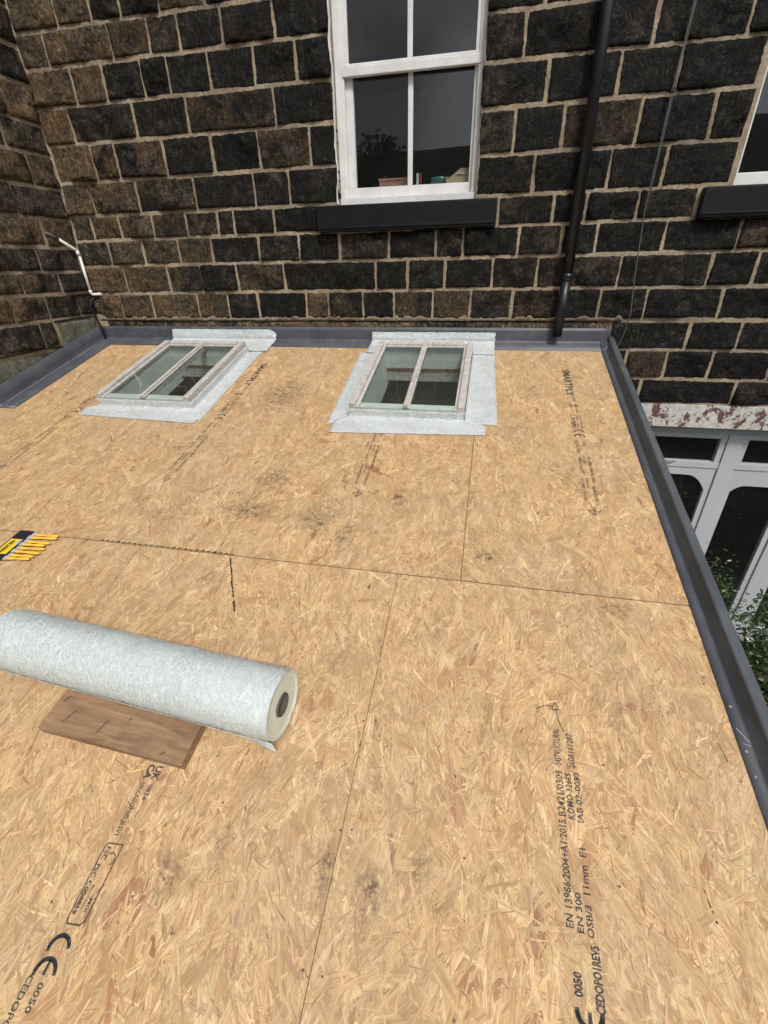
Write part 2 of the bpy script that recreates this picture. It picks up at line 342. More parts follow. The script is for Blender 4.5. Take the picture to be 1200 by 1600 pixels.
# ------------------------------------------------------------------ stone walls
def axis_pts(a, b, step):
    Ln = b - a; e = min(.006, Ln * .2)
    n = max(2, int(round((Ln - 2 * e) / step)))
    return [a, a + e] + [a + e + (Ln - 2 * e) * i / n for i in range(1, n)] + [b - e, b]
def stone(parent, u0, u1, w0, w1, tf, flip, step=.022, brown=.3, light=1.0, relief=1.0, name='stone', slant=0):
    sd = random.random() * 100
    us = axis_pts(u0, u1, step); ws = axis_pts(w0, w1, step * .8)
    vs = []; nu, nw = len(us), len(ws)
    tiltu = random.uniform(-.010, .010); tiltw = random.uniform(-.010, .008); dome = random.uniform(.001, .008) * relief
    cj = [(random.uniform(-.0045, .0045), random.uniform(-.004, .004)) for _ in range(4)]
    cu, cw = (u0 + u1) / 2, (w0 + w1) / 2; hu, hw = (u1 - u0) / 2, (w1 - w0) / 2
    cr = .018
    for j, wv in enumerate(ws):
        for i, uv in enumerate(us):
            fu, fw = (uv - u0) / (u1 - u0), (wv - w0) / (w1 - w0)
            U = uv + (cj[0][0] * (1 - fu) + cj[1][0] * fu) * (1 - fw) + (cj[2][0] * (1 - fu) + cj[3][0] * fu) * fw
            W = wv + (cj[0][1] * (1 - fu) + cj[1][1] * fu) * (1 - fw) + (cj[2][1] * (1 - fu) + cj[3][1] * fu) * fw
            eu = min(i, nu - 1 - i); ew = min(j, nw - 1 - j)
            # rounded corners
            if eu == 0 and ew == 0: U += .004 * (1 if i == 0 else -1); W += .004 * (1 if j == 0 else -1)
            q = Vector((uv * 13 + sd, wv * 13, sd * .37))
            if eu == 0 or ew == 0:
                U += .0065 * noise.fractal(q * 2.6, .8, 2, 3); W += .0075 * noise.fractal(q * 2.6 + Vector((9, 2, 4)), .8, 2, 3)
                d = -.002 + .0035 * noise.noise(q * 4)
            else:
                a = abs(U - cu) / hu; b = abs(W - cw) / hw
                d = .008 + dome * (1 - a ** 4) * (1 - b ** 3) + tiltu * (U - cu) / hu + tiltw * (W - cw) / hw
                rg_ = noise.ridged_multi_fractal(q * Vector((.32, .32, .6)).x * 1.0 + Vector((3, 1, 2)), .9, 2.2, 4, 1.0, 2.0)
                st2 = noise.noise(q * .45 + Vector((1, 8, 3))); st2 = math.floor(st2 * 4 + .5) / 4
                d += relief * (.011 * noise.fractal(q * .8, 1.0, 2.0, 3) + .012 * (rg_ - 1.0) + .030 * st2 + .006 * abs(noise.noise(q * 2.1)))
                if eu == 1 or ew == 1: d = d * .8 + .001
                d = max(d, .002)
                U += .003 * noise.noise(q * 5); W += .003 * noise.noise(q * 5 + Vector((3, 3, 3)))
            U += slant * (W - cw)
            vs.append((U, W, d))
    n0 = len(vs)
    # back rim for depth
    rim = [i for i in range(nu)] + [j * nu + nu - 1 for j in range(1, nw)] + [(nw - 1) * nu + i for i in range(nu - 2, -1, -1)] + [j * nu for j in range(nw - 2, 0, -1)]
    for k in rim: vs.append((vs[k][0], vs[k][1], -.06))
    fs = []
    for j in range(nw - 1):
        for i in range(nu - 1):
            a = j * nu + i; f = (a, a + 1, a + nu + 1, a + nu); fs.append(f)
    nr = len(rim)
    for k in range(nr):
        k2 = (k + 1) % nr; fs.append((rim[k], n0 + k, n0 + k2, rim[k2]))
    if flip: fs = [tuple(reversed(f)) for f in fs]
    me = bpy.data.meshes.new(name); org = Vector(tf(cu, cw, 0)); me.from_pydata([tuple(Vector(tf(*v)) - org) for v in vs], [], fs)
    me.polygons.foreach_set('use_smooth', [True] * ((nu - 1) * (nw - 1)) + [False] * nr); me.update()
    o = link(name, me, M['gritstone'], parent); o.location = org
    o.color = (brown, light, random.random(), 1)
    return o
house = empty('stone_house'); setp(house, 'soot blackened coursed stone house wall with pale mortar joints facing the roof', 'house')
tfB = lambda u, w_, d: (u, -d, w_)
XR = 5.2; ZT = 4.6; XL = -3.48
beds = {-4: -.44, -3: -.252, -2: -.044, -1: .155, 0: .155, 1: .370, 2: .579, 3: .770, 4: .944, 5: 1.168, 6: 1.405, 7: 1.626, 8: 1.845, 9: 2.041, 10: 2.245, 11: 2.44, 12: 2.66, 13: 2.86, 14: 3.07, 15: 3.28, 16: 3.49, 17: 3.70, 18: 3.92, 19: 4.13, 20: 4.35, 21: 4.56}
J = {9: [-3.103, -2.826, -2.596, -2.302, -1.969, -1.58, -1.13, 'W', -.153, .19, .62, .98, 1.42, 'V'],
 8: [-3.26, -2.725, -2.421, -2.194, -1.872, -1.505, -1.13, 'W', -0.153, 0.184, .53, .93, 1.42, 'V'],
 7: [-3.111, -2.849, -2.528, -2.327, -2.009, -1.676, -1.377, -1.13, 'W', -0.150, 0.086, 0.525, 0.807, 1.286, 1.42, 'V'],
 6: [-3.218, -2.667, -2.235, -1.559, -1.13, 'W', -0.160, 0.247, 0.655, 0.981, 1.41, 'V'],
 5: [-3.109, -2.901, -2.483, -2.081, -1.714, -1.324, -1.12, 'W', -0.155, 0.074, 0.373, 0.815, 1.223, 1.42, 'V'],
 4: [-3.213, -2.79, -2.286, -1.787, -1.507, -1.12, 'W', -0.149, 0.228, 0.694, 1.022, 1.42, 'V'],
 3: [-3.287, -3.021, -2.716, -2.411, -2.131, -1.994, -1.656, -1.305, 'S', 0.016, 0.379, 0.592, 0.908, 1.262, 'T', 2.78, 3.1, 3.55, 3.9, 4.3, 4.8],
 2: [-3.184, -2.855, -2.522, -2.226, -1.813, -1.476, -1.146, -0.762, -0.412, -0.216, 0.174, 0.463, 0.689, 1.115, 1.556, 1.96, 2.3, 2.75, 3.1, 3.5, 3.95, 4.4, 4.8],
 1: [-3.091, -2.673, -2.363, -2.033, -1.624, -0.87, -0.617, -0.337, 0.013, 0.328, 0.876, 1.447, 1.72, 2.15, 2.5, 2.9, 3.4, 3.8, 4.2, 4.7],
 0: [-3.201, -2.892, -2.44, -2.159, -1.883, -1.456, -1.269, -0.976, -0.726, -0.422, -0.133, 0.175, 0.509, 0.786, 1.098, 1.573, 1.98, 2.4, 2.9, 3.3, 3.7, 4.2, 4.7],
 -2: [1.428, 1.756, 2.15, 2.6, 3.0, 3.45, 3.9, 4.3, 4.8],
 -3: [1.051, 1.33, 1.632, 2.02, 2.5, 2.9, 3.4, 3.8, 4.3, 4.8],
 -4: [1.20, 1.849, 2.2, 2.75, 3.1, 3.6, 4.1, 4.6]}
holes = {'W': (-1.13, -.15), 'V': (1.44, 2.64), 'S': (-1.305, .016), 'T': (1.262, 2.78)}
BR = {}
def course(k, items, w0, w1, start, end):
    segs = []; cur = start
    for it in items:
        if isinstance(it, str):
            cur = holes[it][1]; continue
        if it - cur > .05: segs.append((cur, it))
        cur = it
        nxt = items[items.index(it) + 1] if items.index(it) + 1 < len(items) else None
        if isinstance(nxt, str): cur = None
    segs2 = []
    cur = start; skip = False
    for it in items + [end]:
        if isinstance(it, str): cur = holes[it][1]; continue
        if cur is not None and it - cur > .045: segs2.append((cur, it))
        cur = it
    # drop segments lying inside holes
    out = []
    for a, b in segs2:
        m = (a + b) / 2
        if any(isinstance(i, str) and holes[i][0] - .01 < m < holes[i][1] + .01 for i in items): continue
        out.append((a, b))
    return out
G = .0115
for k in sorted(J):
    if k >= 0: w0, w1 = beds[k], beds[k + 1]
    elif k == -2: w0, w1 = beds[-2], beds[-1]
    elif k == -3: w0, w1 = beds[-3], beds[-2]
    else: w0, w1 = beds[-4], beds[-3]
    st = XL if k >= 0 else .90
    for a, b in course(k, J[k], w0, w1, st, XR):
        m = (a + b) / 2; wm = (w0 + w1) / 2
        left = max(0, min(1, (-1.9 - m) / 1.6)) * .9
        br = .33 + .36 * left + .16 * left * max(0, (wm - 1.3)) + random.choice([random.uniform(-.25, .12), random.uniform(-.1, .38)])
        if wm < .6 and m < 1.2: br += .05
        if m > .2: br -= .10
        li = .98 + .85 * left + random.uniform(-.15, .35)
        vis = m < 2.3
        rel = random.choice([.45, .8, 1.0, 1.3]) if m < .0 or wm < .8 else random.choice([.3, .45, .7, 1.0])
        lo = .006 if k == 0 else 0
        stone(house, a + G * .7, b - G * .7, w0 + G * .9 + lo, w1 - G * .9, tfB, False, .016 if vis else .05, br, li, rel)
# plain random courses above the picture and right of the doors
def rand_course(par, w0, w1, a, b, tf, flip, brown, blocked=()):
    x = a
    while x < b - .1:
        L_ = random.uniform(.28, .52); e = min(b, x + L_)
        if b - e < .15: e = b
        m0, m1 = x, e
        for (p0, p1) in blocked:
            if m0 < p1 and m1 > p0:
                if m0 < p0: m1 = p0
                else: m0 = None; e = p1
                break
        if m0 is not None and m1 - m0 > .08:
            stone(par, m0 + G * .8, m1 - G * .8, w0 + G, w1 - G, tf, flip, .06, brown + random.uniform(-.2, .2), 1.1, .8)
        x = e if m0 is None or m1 == e else m1
for k in range(10, 21):
    bl = [(-1.13, -.15), (1.44, 2.64)] if k < 13 else []
    rand_course(house, beds[k], beds[k + 1], XL, XR, tfB, False, .35, bl)
z = -.44
while z > -2.7:
    rand_course(house, z - .2, z, 3.9, XR, tfB, False, .2); z -= .2
# low rubble strip between flashing and first course
x = -3.42
while x < .88:
    L_ = random.uniform(.12, .42); e = min(.9, x + L_)
    o = stone(house, x, e - .002, .085, .147, tfB, False, .02, random.uniform(.4, .7), random.uniform(1.8, 3.4), .3)
    x = e
# mortar core with openings (butted boxes)
def walls(mb, rects, y0, y1):
    for (x0, x1, z0, z1) in rects: mb.box((x0, y0, z0), (x1, y1, z1))
core = MB()
walls(core, [(-3.9, XR, 3.0, ZT), (-3.9, -1.127, .155, 3.0), (-.149, 1.44, .155, 3.0), (2.64, XR, .155, 3.0), (-1.127, -.149, .155, .93), (1.44, 2.64, .155, .93),
             (.80, XR, -.44, .155), (3.9, XR, -3.2, -.44), (.80, 1.2, -3.2, -.44), (-3.9, .80, -.5, .142), (-3.9, .80, -3.2, -.5)], 0.0, .32)
core.build('mortar_bed', M['mortar'], house)
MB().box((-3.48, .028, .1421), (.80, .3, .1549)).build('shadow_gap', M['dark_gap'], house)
# ragged mortar lips along joints (spread pointing)
def lips(parent, tf, flip, lines, name='pointing_lip'):
    mb = MB()
    for (a, b, wz) in lines:
        u = a
        while u < b:
            n = random.randint(3, 6); L_ = random.uniform(.03, .12)
            if random.random() < .5:
                top = []; bot = []
                for i in range(n + 1):
                    uu = u + L_ * i / n; hgt = .013 + .010 * random.random() * math.sin(math.pi * i / n)
                    top.append(tf(uu, wz + random.choice([1, 1]) * hgt * .6, .009)); bot.append(tf(uu, wz - hgt, .008))
                vs = top + bot + [tf(u + L_ * i / n, wz - .016, -.004) for i in range(n + 1)]
                fs = [(n + 1 + i, n + 2 + i, i + 1, i) for i in range(n)] + [(2 * (n + 1) + i, 2 * (n + 1) + i + 1, n + 2 + i, n + 1 + i) for i in range(n)]
                if flip: fs = [tuple(reversed(f)) for f in fs]
                mb.add(vs, fs, True)
            u += L_ + random.uniform(.0, .12)
    o = mb.build(name, M['mortar'], parent); o['kind'] = 'stuff'; return o
0 and lips(house, tfB, False, [(-3.4, -1.15, beds[k]) for k in range(4, 10)] + [(-.13, 1.42, beds[k]) for k in range(4, 10)] + [(-3.4, 2.3, beds[k]) for k in (1, 2, 3)] + [(1.0, 2.4, beds[k]) for k in (-3, -2, -1)])
# ragged bottom lip of the first course
mb = MB(); u = -3.45
while u < .95:
    L_ = random.uniform(.05, .16); n = 5; h = random.uniform(.006, .028)
    t_ = [tfB(u + L_ * i / n, .166 + h * math.sin(math.pi * i / n) * random.uniform(.5, 1.2), .016 + random.uniform(0, .006)) for i in range(n + 1)]
    b_ = [tfB(u + L_ * i / n, .152 + random.uniform(-.002, .003), .020) for i in range(n + 1)]
    k_ = [tfB(u + L_ * i / n, .156, -.01) for i in range(n + 1)]
    mb.add(b_ + t_ + k_, [(i, i + 1, n + 2 + i, n + 1 + i) for i in range(n)] + [(2 * n + 2 + i, 2 * n + 3 + i, i + 1, i) for i in range(n)], True)
    u += L_ * random.uniform(.7, 1.1)
o = mb.build('mortar_fringe', M['mortar'], house); o['kind'] = 'stuff'

# stone sills
def sill(x0, x1, z0, z1, lab):
    mb = MB(); mb.box((x0, -.062, z0), (x1, .10, z1), .010)
    mb.box((x0 + .01, -.068, z0 + .018), (x1 - .01, -.055, z0 + .032), .004)
    o = mb.build('window_sill', M['sill_stone'], house); o['label'] = lab
sill(-1.295, .006, .765, .930, 'long black stone sill under the middle window')
sill(1.272, 2.77, .765, .932, 'black stone sill under the right hand window')

# sash window
def pane(par, x0, x1, z0, z1, y, mat='window_glass'):
    return MB().box((x0, y, z0), (x1, y + .005, z1)).build('glass_pane', M[mat], par)
W = MB()
W.box((-1.125, .035, .978), (-1.088, .16, 2.9), .004).box((-1.089, .048, .979), (-1.066, .16, 2.9), .003)
W.box((-.182, .045, .979), (-.166, .16, 2.9), .003).box((-.167, .035, .978), (-.151, .16, 2.9), .004)
W.box((-1.125, .020, .9325), (-.151, .20, .976), .004).box((-1.125, .03, 2.9), (-.151, .16, 3.0))
win = W.build('sash_window', M['white_paint'], house); win['label'] = 'white painted timber sash window with four panes'
MB().box((-1.070, .078, .980), (-.166, .118, 1.042), .004).build('bottom_rail', M['white_paint'], win)
for a, b in ((-1.068, -1.016), (-.206, -.168)): MB().box((a, .080, 1.0425), (b, .118, 1.70), .004).build('sash_stile', M['white_paint'], win)
for a, b in ((-1.068, -1.032), (-.206, -.168)): MB().box((a, .056, 1.698), (b, .079, 2.899), .004).build('sash_stile', M['white_paint'], win)
MB().box((-1.075, .040, 1.643), (-.160, .0795, 1.690), .005).box((-1.06, .050, 1.690), (-.17, .076, 1.708), .005).build('meeting_rail', M['white_paint'], win)
MB().box((-.638, .084, 1.0425), (-.604, .112, 1.70), .006).build('glazing_bar', M['white_paint'], win)
MB().box((-.640, .058, 1.709), (-.606, .078, 2.899), .006).build('glazing_bar', M['white_paint'], win)
for a, b in ((-1.016, -.638), (-.604, -.206)): pane(win, a, b, 1.0425, 1.70, .097)
for a, b in ((-1.032, -.640), (-.606, -.206)): pane(win, a, b, 1.709, 2.899, .066)
# ragged white sealant round the frame
def sealant(x, sgn):
    mb = MB(); n = 60; A = []; B = []; Cc = []
    for i in range(n + 1):
        zz = .94 + (2.6 - .94) * i / n; wv = .010 + .012 * noise.noise(Vector((x * 3, zz * 7, 0))) + .007 * noise.noise(Vector((x, zz * 30, 4)))
        A.append((x - sgn * .004, .036, zz)); B.append((x - sgn * wv * .2, .004, zz)); Cc.append((x - sgn * max(.002, wv), -.016 + .004 * noise.noise(Vector((x, zz * 9, 2))), zz))
    f1 = [(i, i + 1, n + 2 + i, n + 1 + i) for i in range(n)]; f2 = [(n + 1 + i, n + 2 + i, 2 * n + 3 + i, 2 * n + 2 + i) for i in range(n)]
    mb.add(A + B + Cc, f1 + f2, True); mb.build('sealant', M['white_paint'], win)
sealant(-1.125, 1); sealant(-.151, -1)
# right hand window
W2 = MB().box((1.445, .03, .9335), (2.635, .16, 1.004), .006).box((1.445, .035, 1.0045), (1.462, .16, 2.9), .003).box((2.59, .035, 1.0045), (2.635, .16, 2.9), .003).box((1.445, .03, 2.9), (2.635, .16, 3.0))
w2 = W2.build('casement_window', M['white_paint'], house); w2['label'] = 'white framed window with black glass at the right edge'
MB().box((2.02, .05, 1.005), (2.06, .09, 2.899), .004).build('glazing_bar', M['white_paint'], w2)
pane(w2, 1.462, 2.02, 1.0045, 2.9, .06); pane(w2, 2.06, 2.59, 1.0045, 2.9, .06)

# lintel and glazed doors below
o = MB().box((1.16, -.012, -.618), (3.9, .115, -.442), .004).build('lintel', M['peeling_lintel'], house); o['label'] = 'stone lintel with peeling white paint over the glazed doors'
D = MB(); yd = .12
D.box((1.20, yd, -.70), (3.85, yd + .08, -.62), .003)
for x0, x1 in ((1.20, 1.28), (1.985, 2.095), (2.575, 2.70), (3.77, 3.85)): D.box((x0, yd - .012, -2.75), (x1, yd + .085, -.7005), .006)
D.box((1.20, yd, -2.8), (3.85, yd + .08, -2.752))
dr = D.build('glazed_doors', M['upvc'], house); dr['label'] = 'white plastic glazed doors with arched tops below the lintel'
def arch_panel(x0, x1, name='arched_panel'):
    # bottom of fanlight rail, shallow arch under it
    mb = MB(); n = 24; y0, y1 = yd + .004, yd + .05
    top = -1.000; lo = -1.20; hi = -1.068 if x0 < 1.9 else -1.14
    pts = []
    for i in range(n + 1):
        tt = i / n; x = x0 + (x1 - x0) * tt; q = abs(2 * tt - 1); ar = hi - (hi - lo) * (max(0, q - .45) / .55) ** 2.2
        pts.append((x, ar))
    vs = []
    for yy in (y0, y1):
        vs += [(x, yy, top) for x, _ in pts] + [(x, yy, a) for x, a in pts]
    m = n + 1; fs = []
    for i in range(n):
        fs.append((m + i, m + i + 1, i + 1, i)); fs.append((2 * m + i, 2 * m + i + 1, 3 * m + i + 1, 3 * m + i))
        fs.append((m + i, 3 * m + i, 3 * m + i + 1, m + i + 1)); fs.append((i, i + 1, 2 * m + i + 1, 2 * m + i))
    mb.add(vs, fs); return mb.build(name, M['upvc'], dr)
for x0, x1 in ((1.28, 1.985), (2.095, 2.575), (2.70, 3.77)):
    # fanlight
    fl = MB()
    fl.box((x0 + .002, yd + .002, -.742), (x1 - .002, yd + .05, -.702), .003).box((x0 + .002, yd - .004, -.998), (x1 - .002, yd + .05, -.945), .004)
    fl.box((x0 + .002, yd + .002, -.9445), (x0 + .045, yd + .05, -.7425), .003).box((x1 - .045, yd + .002, -.9445), (x1 - .002, yd + .05, -.7425), .003)
    fl.build('fanlight', M['upvc'], dr)
    pane(dr, x0 + .045, x1 - .045, -.9445, -.7425, yd + .03)
    arch_panel(x0 + .045, x1 - .045)
    st = MB(); st.box((x0 + .002, yd + .004, -2.74), (x0 + .0449, yd + .05, -1.0), .001).box((x1 - .0449, yd + .004, -2.74), (x1 - .002, yd + .05, -1.0), .001).box((x0 + .0455, yd + .004, -2.74), (x1 - .0455, yd + .05, -2.62), .003)
    st.build('door_frame', M['upvc'], dr)
    pane(dr, x0 + .03, x1 - .03, -2.63, -1.075, yd + .026)
MB().tube([(1.55, yd - .004, -.938), (1.56, yd - .03, -.930), (1.64, yd - .03, -.930), (1.655, yd - .004, -.938)], .006, 8).build('stay_handle', M['upvc'], dr)
# rooms behind the glass: closed boxes seen from inside
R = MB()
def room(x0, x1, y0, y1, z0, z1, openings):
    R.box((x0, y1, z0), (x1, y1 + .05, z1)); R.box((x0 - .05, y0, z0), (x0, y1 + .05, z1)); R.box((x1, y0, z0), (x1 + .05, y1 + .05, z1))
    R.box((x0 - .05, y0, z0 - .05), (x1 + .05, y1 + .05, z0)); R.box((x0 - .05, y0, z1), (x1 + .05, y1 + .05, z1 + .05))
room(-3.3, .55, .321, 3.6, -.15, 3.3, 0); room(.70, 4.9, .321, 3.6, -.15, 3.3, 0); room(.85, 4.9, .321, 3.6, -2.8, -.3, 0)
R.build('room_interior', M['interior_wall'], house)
MB().box((-1.127, .122, .96), (-.149, .50, 1.035)).build('window_board', M['white_paint'], house)

# things on the inner window board
o = MB().box((-.868, .19, 1.0355), (-.660, .30, 1.092)).box((-.873, .185, 1.0925), (-.655, .305, 1.105)).build('cardboard_box', M['card_brown']); setp(o, 'low pink brown cardboard box inside the left pane of the sash window', 'box')
o = MB().box((-.590, .19, 1.0355), (-.572, .20, 1.125)).build('folded_card', M['card_white']); setp(o, 'thin white card standing beside the glazing bar inside the window', 'card')
o = MB().box((-.562, .19, 1.0355), (-.554, .21, 1.125)).build('red_card', M['red_paint']); setp(o, 'narrow red card standing inside the right pane of the window', 'card')
mb = MB(); n = 18
prof = [(.0, .0), (.045, .0), (.07, .05), (.075, .075), (.068, .075), (.04, .01), (0, .01)]
vs = [(-.42 + r * math.cos(2 * math.pi * k / n), .24 + r * math.sin(2 * math.pi * k / n), 1.0355 + zz * .8) for r, zz in prof for k in range(n)]
fs = [(i * n + k, i * n + (k + 1) % n, (i + 1) * n + (k + 1) % n, (i + 1) * n + k) for i in range(len(prof) - 1) for k in range(n)]
o = mb.add(vs, fs, True).build('glass_bowl', M['green_glass']); setp(o, 'small green bowl on the inner ledge of the sash window', 'bowl')
mb = MB(); pr = [(-.37, 1.0355), (-.185, 1.0355), (-.185, 1.115), (-.22, 1.135), (-.27, 1.135), (-.345, 1.085), (-.37, 1.083)]
vs = [(x, .16, z_) for x, z_ in pr] + [(x, .34, z_) for x, z_ in pr]; m = len(pr)
mb.add(vs, [tuple(range(m)), tuple(reversed(range(m, 2 * m)))] + [(i, i + m, (i + 1) % m + m, (i + 1) % m) for i in range(m)])
o = mb.build('carton', M['card_tan']); setp(o, 'tan carton with sloping top inside the lower right corner of the window', 'carton')
MB().box((-.30, .152, 1.10), (-.23, .159, 1.108)).build('carton_slot', M['card_white'], o)

# ------------------------------------------------------------------ left return wall
wing = empty('side_wall', (XL, 0, 0)); setp(wing, 'brown and black stone side wall meeting the house wall at the left corner', 'wall')
tfL = lambda u, w_, d: (d, -u, w_)           # local to wing: u runs towards the viewer
lb = [('k0', -.22, 0.0), ('j', 0.0, .20), ('i', .20, .385), ('h', .385, .545), ('g', .545, .718), ('f', .718, .915), ('e', .915, 1.125), ('d', 1.125, 1.335), ('c', 1.335, 1.53), ('b', 1.53, 1.758), ('a', 1.758, 1.97)]
LJ = {'j': [.507, .641, 1.1], 'i': [.194, .508, .818, 1.2], 'h': [.304, .663, 1.05], 'g': [.041, .442, .9], 'f': [.31, .72, 1.1], 'e': [.473, .85], 'd': [.249, .66, 1.0], 'c': [.38, .80], 'b': [.284, .70], 'a': [.45, .9], 'k0': [.0]}
for nm, w0, w1 in lb:
    a = 0.0 if nm not in ('k0', 'j') else (.50 if nm == 'j' else 99)
    cur = a + .004
    jl = [x for x in LJ[nm] if x > cur + .02]
    while jl and jl[-1] < 5.0: jl.append(jl[-1] + random.uniform(.3, .5))
    if nm == 'k0': continue
    for e in jl:
        near = cur < 1.3
        stone(wing, cur + G * .8, e - G * .8, w0 + G, w1 - G, tfL, True, .022 if near else .07, .50 + random.uniform(-.2, .25) + max(0, w0 - 1.0) * .15, 1.75 + random.uniform(-.2, .3), .9)
        cur = e
zz = 1.97
while zz < 4.4:
    rand_course(wing, zz, zz + .21, 0, 5.1, tfL, True, .6); zz += .21
MB().box((-.42, -5.2, -3.2), (0, -.001, ZT)).build('mortar_bed', M['mortar'], wing)
0 and lips(wing, tfL, True, [(.05, 1.4, b) for b in (.20, .385, .545, .718, .915, 1.125, 1.335, 1.53)])
# render patches low in the corner
def patch(par, pts, tf, d, mat, flip, name, seed=0):
    mb = MB(); n = len(pts); cx = sum(p[0] for p in pts) / n; cz = sum(p[1] for p in pts) / n
    ringp = []
    for i in range(n):
        a, b = pts[i], pts[(i + 1) % n]; 
        for q in range(6):
            x = a[0] + (b[0] - a[0]) * q / 6; z_ = a[1] + (b[1] - a[1]) * q / 6
            ringp.append((x + .006 * noise.noise(Vector((x * 40, z_ * 40, seed))), z_ + .006 * noise.noise(Vector((x * 40, z_ * 40, seed + 5)))))
    vs = []; K_ = 6
    for s_ in range(K_ + 1):
        k_ = 1 - s_ / K_
        for (x, z_) in ringp:
            X, Z_ = cx + (x - cx) * k_, cz + (z_ - cz) * k_
            vs.append(tf(X, Z_, (-.004 if s_ == 0 else d + (.004 if flip else .010) * noise.noise(Vector((X * 22, Z_ * 22, seed)))))) 
    m = len(ringp); fs = [(s_ * m + i, s_ * m + (i + 1) % m, (s_ + 1) * m + (i + 1) % m, (s_ + 1) * m + i) for s_ in range(K_) for i in range(m)]
    if flip: fs = [tuple(reversed(f)) for f in fs]
    mb.add(vs, fs, True); return mb.build(name, mat, par)
patch(wing, [(.03, -.02), (.50, -.16), (.48, .19), (.03, .195)], tfL, .006, M['cement'], True, 'render_patch', 1)
patch(wing, [(.50, -.35), (3.2, -.9), (3.2, -.02), (.50, -.012)], tfL, .006, M['cement'], True, 'render_patch', 4)
patch(house, [(-3.475, .00), (-3.40, .05), (-3.36, .36), (-3.475, .36)], tfB, .016, M['mortar'], False, 'mortar_fillet', 2)
shade_mb = MB()  # near-black strips proud of the wall, painting the shadow of gaps between courses
def shade_line(pts, hh=.007):
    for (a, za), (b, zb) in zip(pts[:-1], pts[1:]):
        vs = [tfL(a, za - hh, .0105), tfL(b, zb - hh, .0105), tfL(b, zb + hh * .4, .0125), tfL(a, za + hh * .4, .0125)]; shade_mb.add(vs, [(3, 2, 1, 0)])
        vs2 = [tfL(a, za - hh, -.002), tfL(b, zb - hh, -.002)]; shade_mb.add(vs2 + vs[:2], [(0, 2, 3, 1)])
shade_line([(.10, .196), (.28, .192), (.50, .190)]); shade_line([(.47, -.004), (.7, .004), (.95, .0), (1.3, .004), (2.2, .0)])
shade_mb.build('shade_strip', M['dark_gap'], wing)
fl = MB()
vsA = []
for i in range(60):
    zc = .0 + 4.4 * i / 59; wv = .020 + .008 * noise.noise(Vector((0, zc * 6, 0)))
    vsA += [(XL + .001, -wv, zc), (XL + wv * .55, -wv * .55, zc), (XL + wv, -.001, zc)]
fl.add(vsA, [f for i in range(59) for f in ((3 * i, 3 * i + 1, 3 * i + 4, 3 * i + 3), (3 * i + 1, 3 * i + 2, 3 * i + 5, 3 * i + 4))], True)
fl.build('corner_joint', M['mortar'], house)

# ------------------------------------------------------------------ roof (local frame: x across, y up the slope, z off the slope)
TH = 0.259012739
roof = empty('lean_to_roof', (0, 0, 0), (TH, 0, 0)); setp(roof, 'lean-to roof decked in tan OSB boards with two skylights and grey edge trims', 'roof')
ct, st_ = math.cos(TH), math.sin(TH)
def RW(x, v, h): return (x, v * ct - h * st_, v * st_ + h * ct)
HOLES = [(-.765, -.114, -1.150, -.265), (-2.602, -1.935, -1.150, -.295)]
def in_hole(x, y, m=0.0): return any(a - m < x < b + m and c_ - m < y < d_ + m for a, b, c_, d_ in HOLES)
boards = []
def slab(x0, x1, v0, v1):
    xs = sorted(set([x0, x1] + [c_ for h in HOLES for c_ in h[:2] if x0 < c_ < x1])); ys = sorted(set([v0, v1] + [c_ for h in HOLES for c_ in h[2:] if v0 < c_ < v1]))
    bm = bmesh.new(); g_ = {}
    for i, x in enumerate(xs):
        for j, y in enumerate(ys): g_[i, j] = (bm.verts.new((x, y, 0)), bm.verts.new((x, y, -.018)))
    solid = lambda i, j: 0 <= i < len(xs) - 1 and 0 <= j < len(ys) - 1 and not in_hole((xs[i] + xs[i + 1]) / 2, (ys[j] + ys[j + 1]) / 2)
    for i in range(len(xs) - 1):
        for j in range(len(ys) - 1):
            if not solid(i, j): continue
            a, b, c_, d_ = g_[i, j], g_[i + 1, j], g_[i + 1, j + 1], g_[i, j + 1]
            bm.faces.new((a[0], b[0], c_[0], d_[0])); bm.faces.new((d_[1], c_[1], b[1], a[1]))
            if not solid(i, j - 1): bm.faces.new((a[1], b[1], b[0], a[0]))
            if not solid(i + 1, j): bm.faces.new((b[1], c_[1], c_[0], b[0]))
            if not solid(i, j + 1): bm.faces.new((c_[1], d_[1], d_[0], c_[0]))
            if not solid(i - 1, j): bm.faces.new((d_[1], a[1], a[0], d_[0]))
    me = bpy.data.meshes.new('osb_board'); bm.to_mesh(me); bm.free()
    return link('osb_board', me, M['osb_core'], roof)
TONES = np.array([1.03, .98, .94]) * np.array([(.60, .42, .225), (.63, .455, .25), (.56, .385, .205), (.69, .525, .315), (.60, .415, .245), (.50, .325, .165), (.44, .255, .145), (.34, .165, .095), (.24, .12, .07)])
TP = np.array([.25, .24, .18, .13, .11, .05, .025, .010, .005])
